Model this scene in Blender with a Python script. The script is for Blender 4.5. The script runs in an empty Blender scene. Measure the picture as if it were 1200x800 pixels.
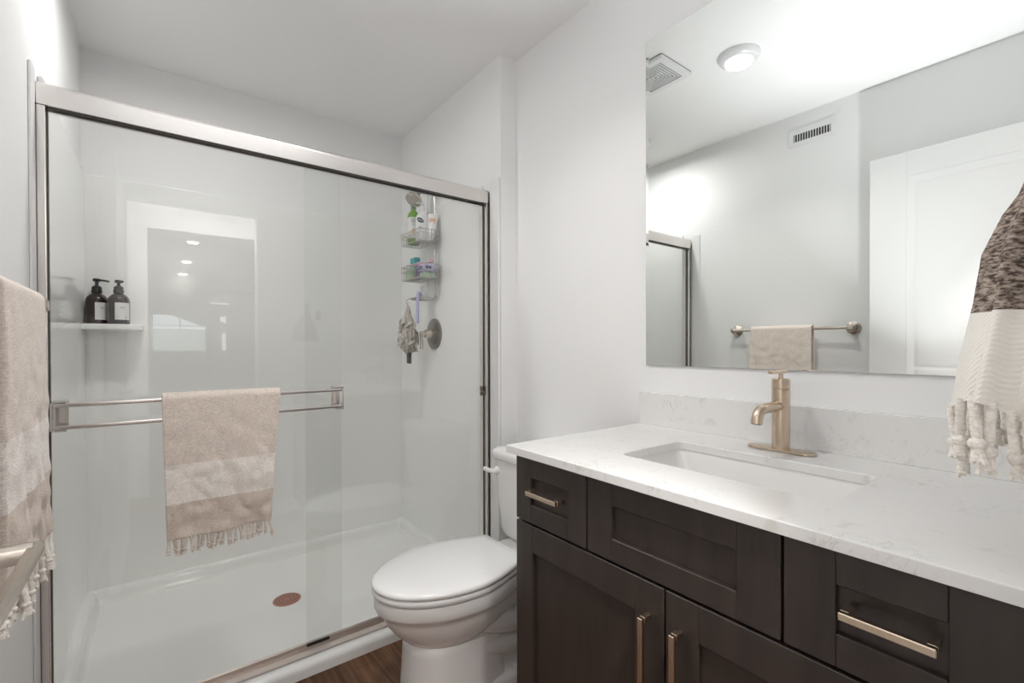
import bpy, bmesh, math, random
from mathutils import Vector, Matrix, noise as mnoise
random.seed(7)
PI = math.pi
S = bpy.context.scene
C = S.collection

# ---------------------------------------------------------------- camera
cd = bpy.data.cameras.new('camera'); cam = bpy.data.objects.new('camera', cd); C.objects.link(cam); S.camera = cam
FPX, CX, CY = 544.73, 598.64, 409.95
yaw, pitch, roll = math.radians(37.2207), math.radians(-0.4524), math.radians(-0.1189)
Fv = Vector((math.sin(yaw), math.cos(yaw), 0)); Rv = Vector((math.cos(yaw), -math.sin(yaw), 0)); Uv = Vector((0, 0, 1))
Fv, Uv = Fv*math.cos(pitch)+Uv*math.sin(pitch), Uv*math.cos(pitch)-Fv*math.sin(pitch)
Rv, Uv = Rv*math.cos(roll)+Uv*math.sin(roll), Uv*math.cos(roll)-Rv*math.sin(roll)
m = Matrix((( Rv.x, Uv.x, -Fv.x, 0), (Rv.y, Uv.y, -Fv.y, 0), (Rv.z, Uv.z, -Fv.z, 1.1284), (0, 0, 0, 1)))
cam.matrix_world = m
cd.sensor_fit = 'HORIZONTAL'; cd.sensor_width = 36.0; cd.lens = FPX/1200*36
cd.shift_x = -(CX-600)/1200; cd.shift_y = (CY-400)/1200
cd.clip_start = 0.02

# ---------------------------------------------------------------- world and view
S.view_settings.view_transform = 'Standard'; S.view_settings.look = 'None'
S.view_settings.gamma = 1.0; S.view_settings.use_curve_mapping = False
S.view_settings.exposure = -0.33
S.cycles.use_denoising = True
S.cycles.max_bounces = 14; S.cycles.diffuse_bounces = 8; S.cycles.glossy_bounces = 6
S.cycles.transparent_max_bounces = 24; S.cycles.caustics_reflective = False; S.cycles.caustics_refractive = False
S.cycles.sample_clamp_indirect = 6.0
W = bpy.data.worlds.new('sky'); S.world = W; W.use_nodes = True
W.node_tree.nodes['Background'].inputs[0].default_value = (0.85, 0.93, 1.0, 1)
W.node_tree.nodes['Background'].inputs[1].default_value = 5.0

def area_light(name, loc, target, power, size, color=(1, 1, 1), spread=PI, shape='DISK', size_y=None):
    d = bpy.data.lights.new(name, 'AREA'); d.energy = power; d.color = color; d.shape = shape; d.size = size
    if size_y: d.size_y = size_y
    d.spread = spread
    o = bpy.data.objects.new(name, d); C.objects.link(o); o.location = loc
    o.rotation_euler = (Vector(target)-Vector(loc)).to_track_quat('-Z', 'Y').to_euler()
    return o
# the photographer's flash on a low stand, bounced off the ceiling
area_light('bounce_flash', (0.25, 0.48, 0.46), (0.28, 0.56, 2.44), 7.2, 0.06, (0.96, 0.98, 1.0), math.radians(66))
# the recessed lamp in the bathroom ceiling
area_light('downlight_lamp', (0.532, 1.056, 2.402), (0.532, 1.056, 0), 5.5, 0.11, (1.0, 0.97, 0.93), math.radians(125))
# added lamp that brightens the shower, unseen just above the frame
area_light('shower_fill_light', (0.13, 1.91, 2.402), (0.13, 1.91, 0), 8.2, 0.11, (1.0, 0.99, 0.97), math.radians(176))
# lamps of the room beyond the doorway
for yy in (-3.4, -5.05, -6.55):
    area_light('living_lamp', (0.36, yy, 2.42), (0.36, yy, 0), 22, 0.10, (1.0, 0.95, 0.88))
# added fill light between the two doorways, no lamp is seen there
area_light('hall_fill_light', (0.33, -0.36, 2.41), (0.33, -0.36, 0), 62, 0.2, (1.0, 0.97, 0.94))

# ---------------------------------------------------------------- helpers
def V(*a): return Vector(a)
def add_box(bm, lo, hi, bev=0.0, seg=2):
    t = bmesh.new()
    bmesh.ops.create_cube(t, size=1.0)
    lo, hi = Vector(lo), Vector(hi)
    for v in t.verts:
        v.co = Vector(((lo[i]+hi[i])/2 + v.co[i]*(hi[i]-lo[i]) for i in range(3)))
    if bev > 0:
        bmesh.ops.bevel(t, geom=t.edges[:], offset=bev, segments=seg, profile=0.5, affect='EDGES')
    merge(bm, t)
def merge(bm, t):
    me = bpy.data.meshes.new('tmp'); t.to_mesh(me); t.free(); bm.from_mesh(me); bpy.data.meshes.remove(me)
def add_loft(bm, rings, cap0=True, cap1=True, closed=True):
    vs = [[bm.verts.new(p) for p in r] for r in rings]
    n = len(vs[0])
    for a, b in zip(vs, vs[1:]):
        for i in range(n if closed else n-1):
            j = (i+1) % n
            bm.faces.new((a[i], a[j], b[j], b[i]))
    if cap0: bm.faces.new(list(reversed(vs[0])))
    if cap1: bm.faces.new(vs[-1])
    return vs
def frame_of(ax):
    ax = Vector(ax).normalized()
    h = Vector((0, 0, 1)) if abs(ax.z) < 0.9 else Vector((1, 0, 0))
    a = ax.cross(h).normalized(); b = ax.cross(a).normalized()
    return a, b
def add_lathe(bm, base, axis, prof, n=32, cap0=True, cap1=True):
    """prof: list of (distance along axis, radius)"""
    base = Vector(base); ax = Vector(axis).normalized(); a, b = frame_of(ax)
    rings = []
    for d, r in prof:
        rings.append([base+ax*d+(a*math.cos(2*PI*i/n)+b*math.sin(2*PI*i/n))*max(r, 1e-5) for i in range(n)])
    add_loft(bm, rings, cap0, cap1)
def smooth_path(pts, k=6):
    pts = [Vector(p) for p in pts]
    out = []
    P = [pts[0]*2-pts[1]]+pts+[pts[-1]*2-pts[-2]]
    for i in range(1, len(P)-2):
        p0, p1, p2, p3 = P[i-1:i+3]
        for j in range(k):
            t = j/k
            out.append(0.5*((2*p1)+(p2-p0)*t+(2*p0-5*p1+4*p2-p3)*t*t+(3*p1-p0-3*p2+p3)*t**3))
    out.append(pts[-1]); return out
def add_tube(bm, pts, r, n=10, smooth=0, closed=False, radii=None):
    pts = [Vector(p) for p in pts]
    if smooth: pts = smooth_path(pts, smooth)
    N = len(pts); rings = []
    t0 = (pts[1]-pts[0]).normalized(); a, b = frame_of(t0)
    for i, p in enumerate(pts):
        if closed: t = (pts[(i+1) % N]-pts[i-1]).normalized()
        elif i == 0: t = (pts[1]-pts[0]).normalized()
        elif i == N-1: t = (pts[-1]-pts[-2]).normalized()
        else: t = ((pts[i+1]-p).normalized()+(p-pts[i-1]).normalized()).normalized()
        a = (a-t*a.dot(t)).normalized(); b = t.cross(a)
        rr = r if radii is None else radii[min(len(radii)-1, int(i*len(radii)/N))]
        rings.append([p+(a*math.cos(2*PI*k/n)+b*math.sin(2*PI*k/n))*rr for k in range(n)])
    if closed:
        rings.append(rings[0])
        vs = [[bm.verts.new(p) for p in r_] for r_ in rings[:-1]]; vs.append(vs[0])
        for x, y in zip(vs, vs[1:]):
            for k in range(n):
                bm.faces.new((x[k], x[(k+1) % n], y[(k+1) % n], y[k]))
    else:
        add_loft(bm, rings)
def add_prism(bm, poly, axis, d0, d1, bev=0.0, seg=2):
    """poly: 2-D points; axis 'x','y','z' is the extrusion axis"""
    def mk(p, d):
        return {'x': V(d, p[0], p[1]), 'y': V(p[0], d, p[1]), 'z': V(p[0], p[1], d)}[axis]
    t = bmesh.new()
    add_loft(t, [[mk(p, d0) for p in poly], [mk(p, d1) for p in poly]])
    bmesh.ops.recalc_face_normals(t, faces=t.faces[:])
    if bev > 0:
        es = [e for e in t.edges if any(len(f.verts) > 4 for f in e.link_faces)]
        bmesh.ops.bevel(t, geom=es, offset=bev, segments=seg, profile=0.5, affect='EDGES')
    merge(bm, t)
def rounded_rect(x0, y0, x1, y1, r, n=6):
    out = []
    for cx, cy, a0 in ((x1-r, y1-r, 0), (x0+r, y1-r, PI/2), (x0+r, y0+r, PI), (x1-r, y0+r, 1.5*PI)):
        for i in range(n+1):
            a = a0+PI/2*i/n
            out.append((cx+r*math.cos(a), cy+r*math.sin(a)))
    return out
def add_sphere(bm, c, r, su=16, sv=10, scale=(1, 1, 1)):
    t = bmesh.new(); bmesh.ops.create_uvsphere(t, u_segments=su, v_segments=sv, radius=1)
    for v in t.verts: v.co = Vector(c)+Vector((v.co.x*r*scale[0], v.co.y*r*scale[1], v.co.z*r*scale[2]))
    merge(bm, t)
def wloc(o):
    v = Vector((0, 0, 0))
    while o is not None:
        v += o.location; o = o.parent
    return v
def obj(name, bm, mat, parent=None, smooth=35, kind=None, label=None, origin=None):
    bmesh.ops.recalc_face_normals(bm, faces=bm.faces[:])
    off = wloc(parent) if parent else Vector(origin or (0, 0, 0))
    if off.length: bmesh.ops.translate(bm, verts=bm.verts[:], vec=-off)
    me = bpy.data.meshes.new(name); bm.to_mesh(me); bm.free()
    if isinstance(mat, (list, tuple)):
        for q in mat: me.materials.append(q)
    else: me.materials.append(mat)
    if smooth:
        me.polygons.foreach_set('use_smooth', [True]*len(me.polygons))
        me.set_sharp_from_angle(angle=math.radians(smooth))
    o = bpy.data.objects.new(name, me); C.objects.link(o)
    if smooth and smooth < 50:
        wn = o.modifiers.new('weighted normals', 'WEIGHTED_NORMAL'); wn.keep_sharp = True; wn.weight = 80
    if parent: o.parent = parent
    elif origin: o.location = origin
    if kind: o['kind'] = kind
    if label: o['label'] = label
    return o
def thing(name, label, cat, loc=(0, 0, 0), group=None):
    o = bpy.data.objects.new(name, None); C.objects.link(o); o.location = loc; o.empty_display_size = 0.05
    o['label'] = label; o['category'] = cat
    if group: o['group'] = group
    return o
def tag(o, label, cat, group=None):
    o['label'] = label; o['category'] = cat
    if group: o['group'] = group
    return o
def struct(name, bm, mat, parent=None, smooth=35):
    return obj(name, bm, mat, parent, smooth, None if parent else 'structure')
def box_obj(name, lo, hi, mat, parent=None, bev=0.002, **k):
    bm = bmesh.new(); add_box(bm, lo, hi, bev); return obj(name, bm, mat, parent, **k)

# ---------------------------------------------------------------- materials
def new_mat(name):
    mt = bpy.data.materials.new(name); mt.use_nodes = True
    nt = mt.node_tree; b = nt.nodes['Principled BSDF']; return mt, nt, b
def pbr(name, col, rough=0.5, metal=0.0, spec=0.5, bump=None, coat=0.0, var=None, aniso=0.0):
    """bump: (scale, strength, distance); var: (scale, amount) gentle colour variation of the thing itself"""
    mt, nt, b = new_mat(name)
    b.inputs['Base Color'].default_value = (*col, 1); b.inputs['Roughness'].default_value = rough
    b.inputs['Metallic'].default_value = metal; b.inputs['Specular IOR Level'].default_value = spec
    b.inputs['Coat Weight'].default_value = coat
    tc = nt.nodes.new('ShaderNodeTexCoord')
    if var:
        n = nt.nodes.new('ShaderNodeTexNoise'); n.inputs['Scale'].default_value = var[0]; n.inputs['Detail'].default_value = 4
        nt.links.new(tc.outputs['Object'], n.inputs['Vector'])
        r = nt.nodes.new('ShaderNodeValToRGB')
        r.color_ramp.elements[0].position = 0.3; r.color_ramp.elements[1].position = 0.7
        r.color_ramp.elements[0].color = (*[c*(1-var[1]) for c in col], 1); r.color_ramp.elements[1].color = (*[min(1, c*(1+var[1])) for c in col], 1)
        nt.links.new(n.outputs['Fac'], r.inputs['Fac']); nt.links.new(r.outputs['Color'], b.inputs['Base Color'])
    if bump:
        n = nt.nodes.new('ShaderNodeTexNoise'); n.inputs['Scale'].default_value = bump[0]; n.inputs['Detail'].default_value = 3
        nt.links.new(tc.outputs['Object'], n.inputs['Vector'])
        bp = nt.nodes.new('ShaderNodeBump'); bp.inputs['Strength'].default_value = bump[1]; bp.inputs['Distance'].default_value = bump[2]
        nt.links.new(n.outputs['Fac'], bp.inputs['Height']); nt.links.new(bp.outputs['Normal'], b.inputs['Normal'])
    return mt
M = {}
M['paint'] = pbr('wall paint', (0.86, 0.86, 0.86), 0.75, spec=0.3, bump=(45, 0.10, 0.004))
M['ceil'] = pbr('ceiling paint', (0.90, 0.90, 0.90), 0.85, spec=0.2, bump=(22, 0.22, 0.006))
M['trim'] = pbr('white trim enamel', (0.82, 0.82, 0.82), 0.35, spec=0.5)
M['acrylic'] = pbr('white shower acrylic', (0.86, 0.862, 0.85), 0.12, spec=0.5)
M['porcelain'] = pbr('white porcelain', (0.83, 0.82, 0.81), 0.08, spec=0.6)
M['plastic'] = pbr('white seat plastic', (0.84, 0.84, 0.84), 0.18, spec=0.5)
M['nickel'] = pbr('brushed nickel', (0.60, 0.54, 0.48), 0.27, 1.0)
M['champagne'] = pbr('champagne bronze', (0.66, 0.54, 0.42), 0.27, 1.0)
M['darknickel'] = pbr('dark nickel', (0.24, 0.215, 0.19), 0.3, 1.0)
M['silver'] = pbr('satin aluminium', (0.80, 0.765, 0.74), 0.20, 1.0)
M['track'] = pbr('brownish aluminium track', (0.60, 0.53, 0.49), 0.38, 1.0)  # browner and rougher than the header aluminium
M['black'] = pbr('black plastic', (0.015, 0.015, 0.016), 0.35)
M['rubber'] = pbr('dark seal', (0.09, 0.08, 0.072), 0.6)
M['drain'] = pbr('bronze drain', (0.44, 0.21, 0.165), 0.45, 0.15)
M['amber'] = pbr('dark amber glass', (0.022, 0.008, 0.008), 0.12, spec=0.6)
M['label'] = pbr('paper label', (0.74, 0.74, 0.73), 0.6)
M['ink'] = pbr('grey ink', (0.25, 0.25, 0.25), 0.7)
M['blackink'] = pbr('black ink', (0.02, 0.03, 0.03), 0.6)
M['white'] = pbr('white plastic', (0.80, 0.80, 0.81), 0.3)
M['green'] = pbr('lime green bottle', (0.16, 0.36, 0.03), 0.3)
M['teal'] = pbr('teal carton', (0.03, 0.36, 0.37), 0.4)
M['mint'] = pbr('mint soap box', (0.45, 0.62, 0.46), 0.4)
M['lilac'] = pbr('lilac pack', (0.48, 0.47, 0.70), 0.4)
M['purple'] = pbr('purple pack', (0.28, 0.16, 0.50), 0.45)
M['navy'] = pbr('navy print', (0.05, 0.07, 0.25), 0.5)
M['pink'] = pbr('pink soap', (0.62, 0.30, 0.42), 0.45)
M['peach'] = pbr('peach print', (0.72, 0.42, 0.24), 0.5)
M['bristle'] = pbr('white bristles', (0.75, 0.75, 0.76), 0.8, bump=(400, 0.6, 0.003))
M['wire'] = pbr('nickel wire', (0.62, 0.58, 0.54), 0.25, 1.0)
M['net'] = pbr('taupe bath net', (0.68, 0.63, 0.58), 0.9, bump=(500, 0.9, 0.003), var=(60, 0.22))
M['netblack'] = pbr('black strap', (0.03, 0.032, 0.04), 0.8)
M['purplecloth'] = pbr('purple cloth', (0.10, 0.08, 0.30), 0.9, bump=(400, 0.6, 0.002))
M['dark'] = pbr('dark slot', (0.03, 0.03, 0.03), 0.8)
M['greymetal'] = pbr('grey duct metal', (0.28, 0.28, 0.28), 0.5)
M['siding'] = pbr('pale siding', (0.8, 0.8, 0.78), 0.8)
M['roof'] = pbr('grey shingles', (0.22, 0.22, 0.23), 0.9)
M['lawn'] = pbr('lawn', (0.20, 0.24, 0.13), 0.95, var=(3, 0.2))
M['fence'] = pbr('fence boards', (0.66, 0.62, 0.56), 0.9)

def emis(name, col, s):
    mt, nt, b = new_mat(name)
    b.inputs['Base Color'].default_value = (0.9, 0.9, 0.9, 1)
    b.inputs['Emission Color'].default_value = (*col, 1); b.inputs['Emission Strength'].default_value = s; return mt
M['lens'] = emis('lit lamp lens', (1.0, 0.97, 0.92), 6.0)
M['farlens'] = emis('lit far lamp lens', (1.0, 0.95, 0.88), 6.0)
M['diffuser'] = emis('lit pendant diffuser', (1.0, 0.95, 0.88), 4.0)

def glass_mat(name, tint, refl=1.0):
    mt = bpy.data.materials.new(name); mt.use_nodes = True; nt = mt.node_tree; nt.nodes.clear()
    out = nt.nodes.new('ShaderNodeOutputMaterial'); mix = nt.nodes.new('ShaderNodeMixShader')
    tr = nt.nodes.new('ShaderNodeBsdfTransparent'); tr.inputs[0].default_value = (*tint, 1)
    gl = nt.nodes.new('ShaderNodeBsdfGlossy'); gl.inputs['Roughness'].default_value = 0.0
    fr = nt.nodes.new('ShaderNodeFresnel'); ge = nt.nodes.new('ShaderNodeNewGeometry')
    mm = nt.nodes.new('ShaderNodeMapRange')
    mm.inputs['To Min'].default_value = 1.52; mm.inputs['To Max'].default_value = 1/1.52
    nt.links.new(ge.outputs['Backfacing'], mm.inputs['Value']); nt.links.new(mm.outputs['Result'], fr.inputs['IOR'])
    nt.links.new(fr.outputs['Fac'], mix.inputs['Fac'])
    nt.links.new(tr.outputs[0], mix.inputs[1]); nt.links.new(gl.outputs[0], mix.inputs[2]); nt.links.new(mix.outputs[0], out.inputs['Surface'])
    return mt
M['glass'] = glass_mat('clear shower glass', (0.988, 0.992, 0.988))
M['windowglass'] = glass_mat('window glass', (0.97, 0.98, 0.98))
mt, nt, b = new_mat('mirror silver'); b.inputs['Base Color'].default_value = (0.90, 0.925, 0.905, 1); b.inputs['Metallic'].default_value = 1; b.inputs['Roughness'].default_value = 0.0
M['mirror'] = mt

def wood_dark():
    mt, nt, b = new_mat('espresso stained wood')
    tc = nt.nodes.new('ShaderNodeTexCoord'); mp = nt.nodes.new('ShaderNodeMapping'); mp.inputs['Scale'].default_value = (14, 14, 1.6)
    n = nt.nodes.new('ShaderNodeTexNoise'); n.inputs['Scale'].default_value = 3.0; n.inputs['Detail'].default_value = 6; n.inputs['Roughness'].default_value = 0.6
    r = nt.nodes.new('ShaderNodeValToRGB')
    r.color_ramp.elements[0].position = 0.25; r.color_ramp.elements[0].color = (0.026, 0.020, 0.017, 1)
    r.color_ramp.elements[1].position = 0.8; r.color_ramp.elements[1].color = (0.050, 0.037, 0.031, 1)
    nt.links.new(tc.outputs['Object'], mp.inputs['Vector']); nt.links.new(mp.outputs[0], n.inputs['Vector'])
    nt.links.new(n.outputs['Fac'], r.inputs['Fac']); nt.links.new(r.outputs['Color'], b.inputs['Base Color'])
    b.inputs['Roughness'].default_value = 0.32; b.inputs['Specular IOR Level'].default_value = 0.5
    return mt
M['espresso'] = wood_dark()
def quartz():
    mt, nt, b = new_mat('white veined quartz')
    tc = nt.nodes.new('ShaderNodeTexCoord')
    def noise(sc, det, dist=0.0, rough=0.55):
        n = nt.nodes.new('ShaderNodeTexNoise'); n.inputs['Scale'].default_value = sc; n.inputs['Detail'].default_value = det
        n.inputs['Distortion'].default_value = dist; n.inputs['Roughness'].default_value = rough
        nt.links.new(tc.outputs['Object'], n.inputs['Vector']); return n
    def ramp(src, stops):
        r = nt.nodes.new('ShaderNodeValToRGB'); e = r.color_ramp.elements
        while len(e) < len(stops): e.new(0.5)
        for k, (p, c) in enumerate(stops): e[k].position = p; e[k].color = (*c, 1)
        nt.links.new(src, r.inputs['Fac']); return r
    w = (1, 1, 1); k = (0, 0, 0)
    v1 = ramp(noise(16, 6, 1.6).outputs['Fac'], [(0.482, k), (0.498, w), (0.502, w), (0.518, k)])
    patch = ramp(noise(9, 3).outputs['Fac'], [(0.53, k), (0.66, w)])
    blot = ramp(noise(30, 5, 0.6).outputs['Fac'], [(0.60, k), (0.72, w)])
    mul = nt.nodes.new('ShaderNodeMath'); mul.operation = 'MULTIPLY'
    nt.links.new(v1.outputs['Color'], mul.inputs[0]); nt.links.new(patch.outputs['Color'], mul.inputs[1])
    m1 = nt.nodes.new('ShaderNodeMix'); m1.data_type = 'RGBA'; m1.inputs['A'].default_value = (0.79, 0.785, 0.775, 1); m1.inputs['B'].default_value = (0.70, 0.685, 0.66, 1)
    nt.links.new(blot.outputs['Color'], m1.inputs['Factor'])
    m2 = nt.nodes.new('ShaderNodeMix'); m2.data_type = 'RGBA'; m2.inputs['B'].default_value = (0.40, 0.38, 0.355, 1)
    sc = nt.nodes.new('ShaderNodeMath'); sc.operation = 'MULTIPLY'; sc.inputs[1].default_value = 0.42
    nt.links.new(mul.outputs[0], sc.inputs[0]); nt.links.new(sc.outputs[0], m2.inputs['Factor']); nt.links.new(m1.outputs['Result'], m2.inputs['A'])
    nt.links.new(m2.outputs['Result'], b.inputs['Base Color']); b.inputs['Roughness'].default_value = 0.15
    return mt
M['quartz'] = quartz()
def planks():
    mt, nt, b = new_mat('walnut vinyl planks')
    tc = nt.nodes.new('ShaderNodeTexCoord')
    br = nt.nodes.new('ShaderNodeTexBrick'); br.inputs['Scale'].default_value = 1.0; br.inputs['Brick Width'].default_value = 1.2; br.inputs['Row Height'].default_value = 0.15
    br.inputs['Mortar Size'].default_value = 0.0012; br.offset = 0.37
    br.inputs['Color1'].default_value = (0.2, 0.2, 0.2, 1); br.inputs['Color2'].default_value = (0.8, 0.8, 0.8, 1); br.inputs['Mortar'].default_value = (0, 0, 0, 1)
    rt = nt.nodes.new('ShaderNodeMapping'); rt.inputs['Rotation'].default_value = (0, 0, PI/2); rt.inputs['Location'].default_value = (0.03, 0.05, 0)
    nt.links.new(tc.outputs['Object'], rt.inputs['Vector']); nt.links.new(rt.outputs[0], br.inputs['Vector'])
    mp = nt.nodes.new('ShaderNodeMapping'); mp.inputs['Scale'].default_value = (1.6, 24, 1)
    nt.links.new(rt.outputs[0], mp.inputs['Vector'])
    n = nt.nodes.new('ShaderNodeTexNoise'); n.inputs['Scale'].default_value = 1.6; n.inputs['Detail'].default_value = 7; n.inputs['Distortion'].default_value = 0.6
    nt.links.new(mp.outputs[0], n.inputs['Vector'])
    r = nt.nodes.new('ShaderNodeValToRGB'); e = r.color_ramp.elements; e.new(0.5)
    e[0].position = 0.28; e[0].color = (0.045, 0.020, 0.010, 1); e[1].position = 0.5; e[1].color = (0.115, 0.056, 0.029, 1); e[2].position = 0.75; e[2].color = (0.21, 0.115, 0.064, 1)
    nt.links.new(n.outputs['Fac'], r.inputs['Fac'])
    mx = nt.nodes.new('ShaderNodeMix'); mx.data_type = 'RGBA'; mx.blend_type = 'OVERLAY'; mx.inputs['Factor'].default_value = 0.45
    nt.links.new(r.outputs['Color'], mx.inputs['A']); nt.links.new(br.outputs['Color'], mx.inputs['B'])
    nt.links.new(mx.outputs['Result'], b.inputs['Base Color']); b.inputs['Roughness'].default_value = 0.5; b.inputs['Specular IOR Level'].default_value = 0.25
    return mt
M['floor'] = planks()
def towel_mat(name, bands, scale=900, mottle=0.16, herring=False):
    """bands: list of (object z from which upward the colour applies, colour), lowest first; woven stripes of the towel"""
    mt, nt, b = new_mat(name)
    tc = nt.nodes.new('ShaderNodeTexCoord'); sp = nt.nodes.new('ShaderNodeSeparateXYZ'); nt.links.new(tc.outputs['Object'], sp.inputs[0])
    prev = None
    for z, col in bands:
        if prev is None:
            rgb = nt.nodes.new('ShaderNodeRGB'); rgb.outputs[0].default_value = (*col, 1); prev = rgb.outputs[0]; continue
        gt = nt.nodes.new('ShaderNodeMath'); gt.operation = 'GREATER_THAN'; gt.inputs[1].default_value = z
        nt.links.new(sp.outputs['Z'], gt.inputs[0])
        mx = nt.nodes.new('ShaderNodeMix'); mx.data_type = 'RGBA'; mx.inputs['B'].default_value = (*col, 1)
        nt.links.new(gt.outputs[0], mx.inputs['Factor']); nt.links.new(prev, mx.inputs['A']); prev = mx.outputs['Result']
    n = nt.nodes.new('ShaderNodeTexNoise'); n.inputs['Scale'].default_value = scale*0.35; n.inputs['Detail'].default_value = 3
    mp = nt.nodes.new('ShaderNodeMapping'); mp.inputs['Scale'].default_value = (0.5, 0.5, 1.3)
    nt.links.new(tc.outputs['Object'], mp.inputs[0]); nt.links.new(mp.outputs[0], n.inputs['Vector'])
    mr = nt.nodes.new('ShaderNodeMapRange'); mr.inputs['From Min'].default_value = 0.3; mr.inputs['From Max'].default_value = 0.7
    mr.inputs['To Min'].default_value = 1-mottle; mr.inputs['To Max'].default_value = 1+mottle
    nt.links.new(n.outputs['Fac'], mr.inputs['Value'])
    mu = nt.nodes.new('ShaderNodeMix'); mu.data_type = 'RGBA'; mu.blend_type = 'MULTIPLY'; mu.inputs['Factor'].default_value = 1
    nt.links.new(prev, mu.inputs['A']); nt.links.new(mr.outputs['Result'], mu.inputs['B']); nt.links.new(mu.outputs['Result'], b.inputs['Base Color'])
    b.inputs['Roughness'].default_value = 0.95; b.inputs['Specular IOR Level'].default_value = 0.1
    b.inputs['Sheen Weight'].default_value = 0.25
    bp = nt.nodes.new('ShaderNodeBump'); bp.inputs['Strength'].default_value = 0.55; bp.inputs['Distance'].default_value = 0.003
    n2 = nt.nodes.new('ShaderNodeTexNoise'); n2.inputs['Scale'].default_value = scale*0.5; n2.inputs['Detail'].default_value = 2
    nt.links.new(tc.outputs['Object'], n2.inputs['Vector']); nt.links.new(n2.outputs['Fac'], bp.inputs['Height'])
    nt.links.new(bp.outputs['Normal'], b.inputs['Normal'])
    return mt
BEIGE = (0.83, 0.735, 0.665); CREAM = (0.93, 0.875, 0.82); TAUPE = (0.74, 0.64, 0.565)
M['fringe'] = towel_mat('cream fringe cotton', [(-9, (0.78, 0.70, 0.63))])
M['fringe2'] = towel_mat('ivory fringe cotton', [(-9, (0.90, 0.86, 0.80))])

# ================================================================ SETTING
XW, XL, XR, YJ, YB, YF = 1.322, -0.264, 1.236, 1.70, 2.765, 0.03      # vanity wall, left wall, alcove right, return, back, doorway wall
ZF, ZC = -0.04, 2.44
def sbox(name, parts, mat):
    bm = bmesh.new()
    for lo, hi in parts: add_box(bm, lo, hi)
    return struct(name, bm, mat, smooth=0)
sbox('floor', [((-4, -9.2, ZF-0.08), (5, 2.9, ZF))], M['floor'])
sbox('ceiling', [((-4, -9.2, ZC), (5, 2.9, ZC+0.1))], M['ceil'])
sbox('wall_right', [((XW, -0.09, ZF), (XW+0.12, 2.9, ZC))], M['paint'])
XLW = XL
sbox('wall_left', [((XL-0.12, -0.09, ZF), (XLW, 1.70, ZC)), ((XL-0.12, 1.70, ZF), (XL, 2.9, ZC))], M['paint'])
sbox('wall_back', [((XL, YB, ZF), (XW, 2.9, ZC))], M['paint'])
bm = bmesh.new(); add_box(bm, (XR, YJ, ZF), (XW, YB, ZC)); struct('wall_alcove', bm, M['paint'], smooth=0)
DX0, DX1, DZ = -0.150, 0.556, 2.035      # doorway opening
sbox('wall_front', [((XLW, -0.09, ZF), (DX0, YF, ZC)), ((DX1, -0.09, ZF), (XW, YF, ZC)), ((DX0, -0.09, DZ), (DX1, YF, ZC))], M['paint'])
# door casing and jamb lining
bm = bmesh.new()
for y0, y1 in ((YF, YF+0.011), (-0.101, -0.09)):
    add_box(bm, (DX1-0.006, y0, ZF), (DX1+0.050, y1, DZ+0.050), 0.004)
    add_box(bm, (XL+0.06, y0, DZ-0.006), (DX1-0.0065, y1, DZ+0.050), 0.004)
    add_box(bm, (XL+0.06, y0, ZF), (DX0+0.006, y1, DZ-0.0065), 0.004)
add_box(bm, (DX1-0.012, -0.09, ZF), (DX1, YF, DZ), 0.001)
add_box(bm, (DX0, -0.09, DZ-0.012), (DX1-0.0125, YF, DZ), 0.001)
struct('trim_1', bm, M['trim'])
# baseboards
bm = bmesh.new(); add_box(bm, (XW-0.014, 1.0, ZF), (XW, YJ, ZF+0.09), 0.004); struct('baseboard_right', bm, M['trim'])
bm = bmesh.new(); add_box(bm, (XLW, 0.06, ZF), (XLW+0.014, 1.69, ZF+0.09), 0.004); struct('baseboard_left', bm, M['trim'])

# the room beyond the doorway
sbox('wall_hall', [((-1.6, -1.12, ZF), (-0.06, -1.0, ZC)), ((0.715, -1.12, ZF), (1.9, -1.0, ZC)), ((-0.06, -1.12, 2.06), (0.715, -1.0, ZC))], M['paint'])
sbox('wall_hall_end', [((-1.72, -1.12, ZF), (-1.6, -0.09, ZC)), ((1.9, -1.12, ZF), (2.02, -0.09, ZC))], M['paint'])
sbox('wall_hall_side', [((-1.6, -0.09, ZF), (XL-0.12, 0.03, ZC)), ((XW+0.12, -0.09, ZF), (1.9, 0.03, ZC))], M['paint'])
sbox('wall_living_side', [((-2.6, -9.0, ZF), (-2.48, -1.12, ZC)), ((3.4, -9.0, ZF), (3.52, -1.12, ZC)), ((-2.48, -1.2, ZF), (-1.72, -1.12, ZC)), ((2.02, -1.2, ZF), (3.4, -1.12, ZC))], M['paint'])
WX = ((-0.11, 0.90), (1.12, 1.30))
sbox('wall_living', [((-2.48, -9.12, ZF), (WX[0][0], -9.0, ZC)), ((WX[0][1], -9.12, ZF), (WX[1][0], -9.0, ZC)), ((WX[1][1], -9.12, ZF), (3.4, -9.0, ZC)),
      ((WX[0][0], -9.12, ZF), (WX[0][1], -9.0, 1.02)), ((WX[1][0], -9.12, ZF), (WX[1][1], -9.0, 1.02)),
      ((WX[0][0], -9.12, 1.86), (WX[0][1], -9.0, ZC)), ((WX[1][0], -9.12, 1.86), (WX[1][1], -9.0, ZC))], M['paint'])
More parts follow.
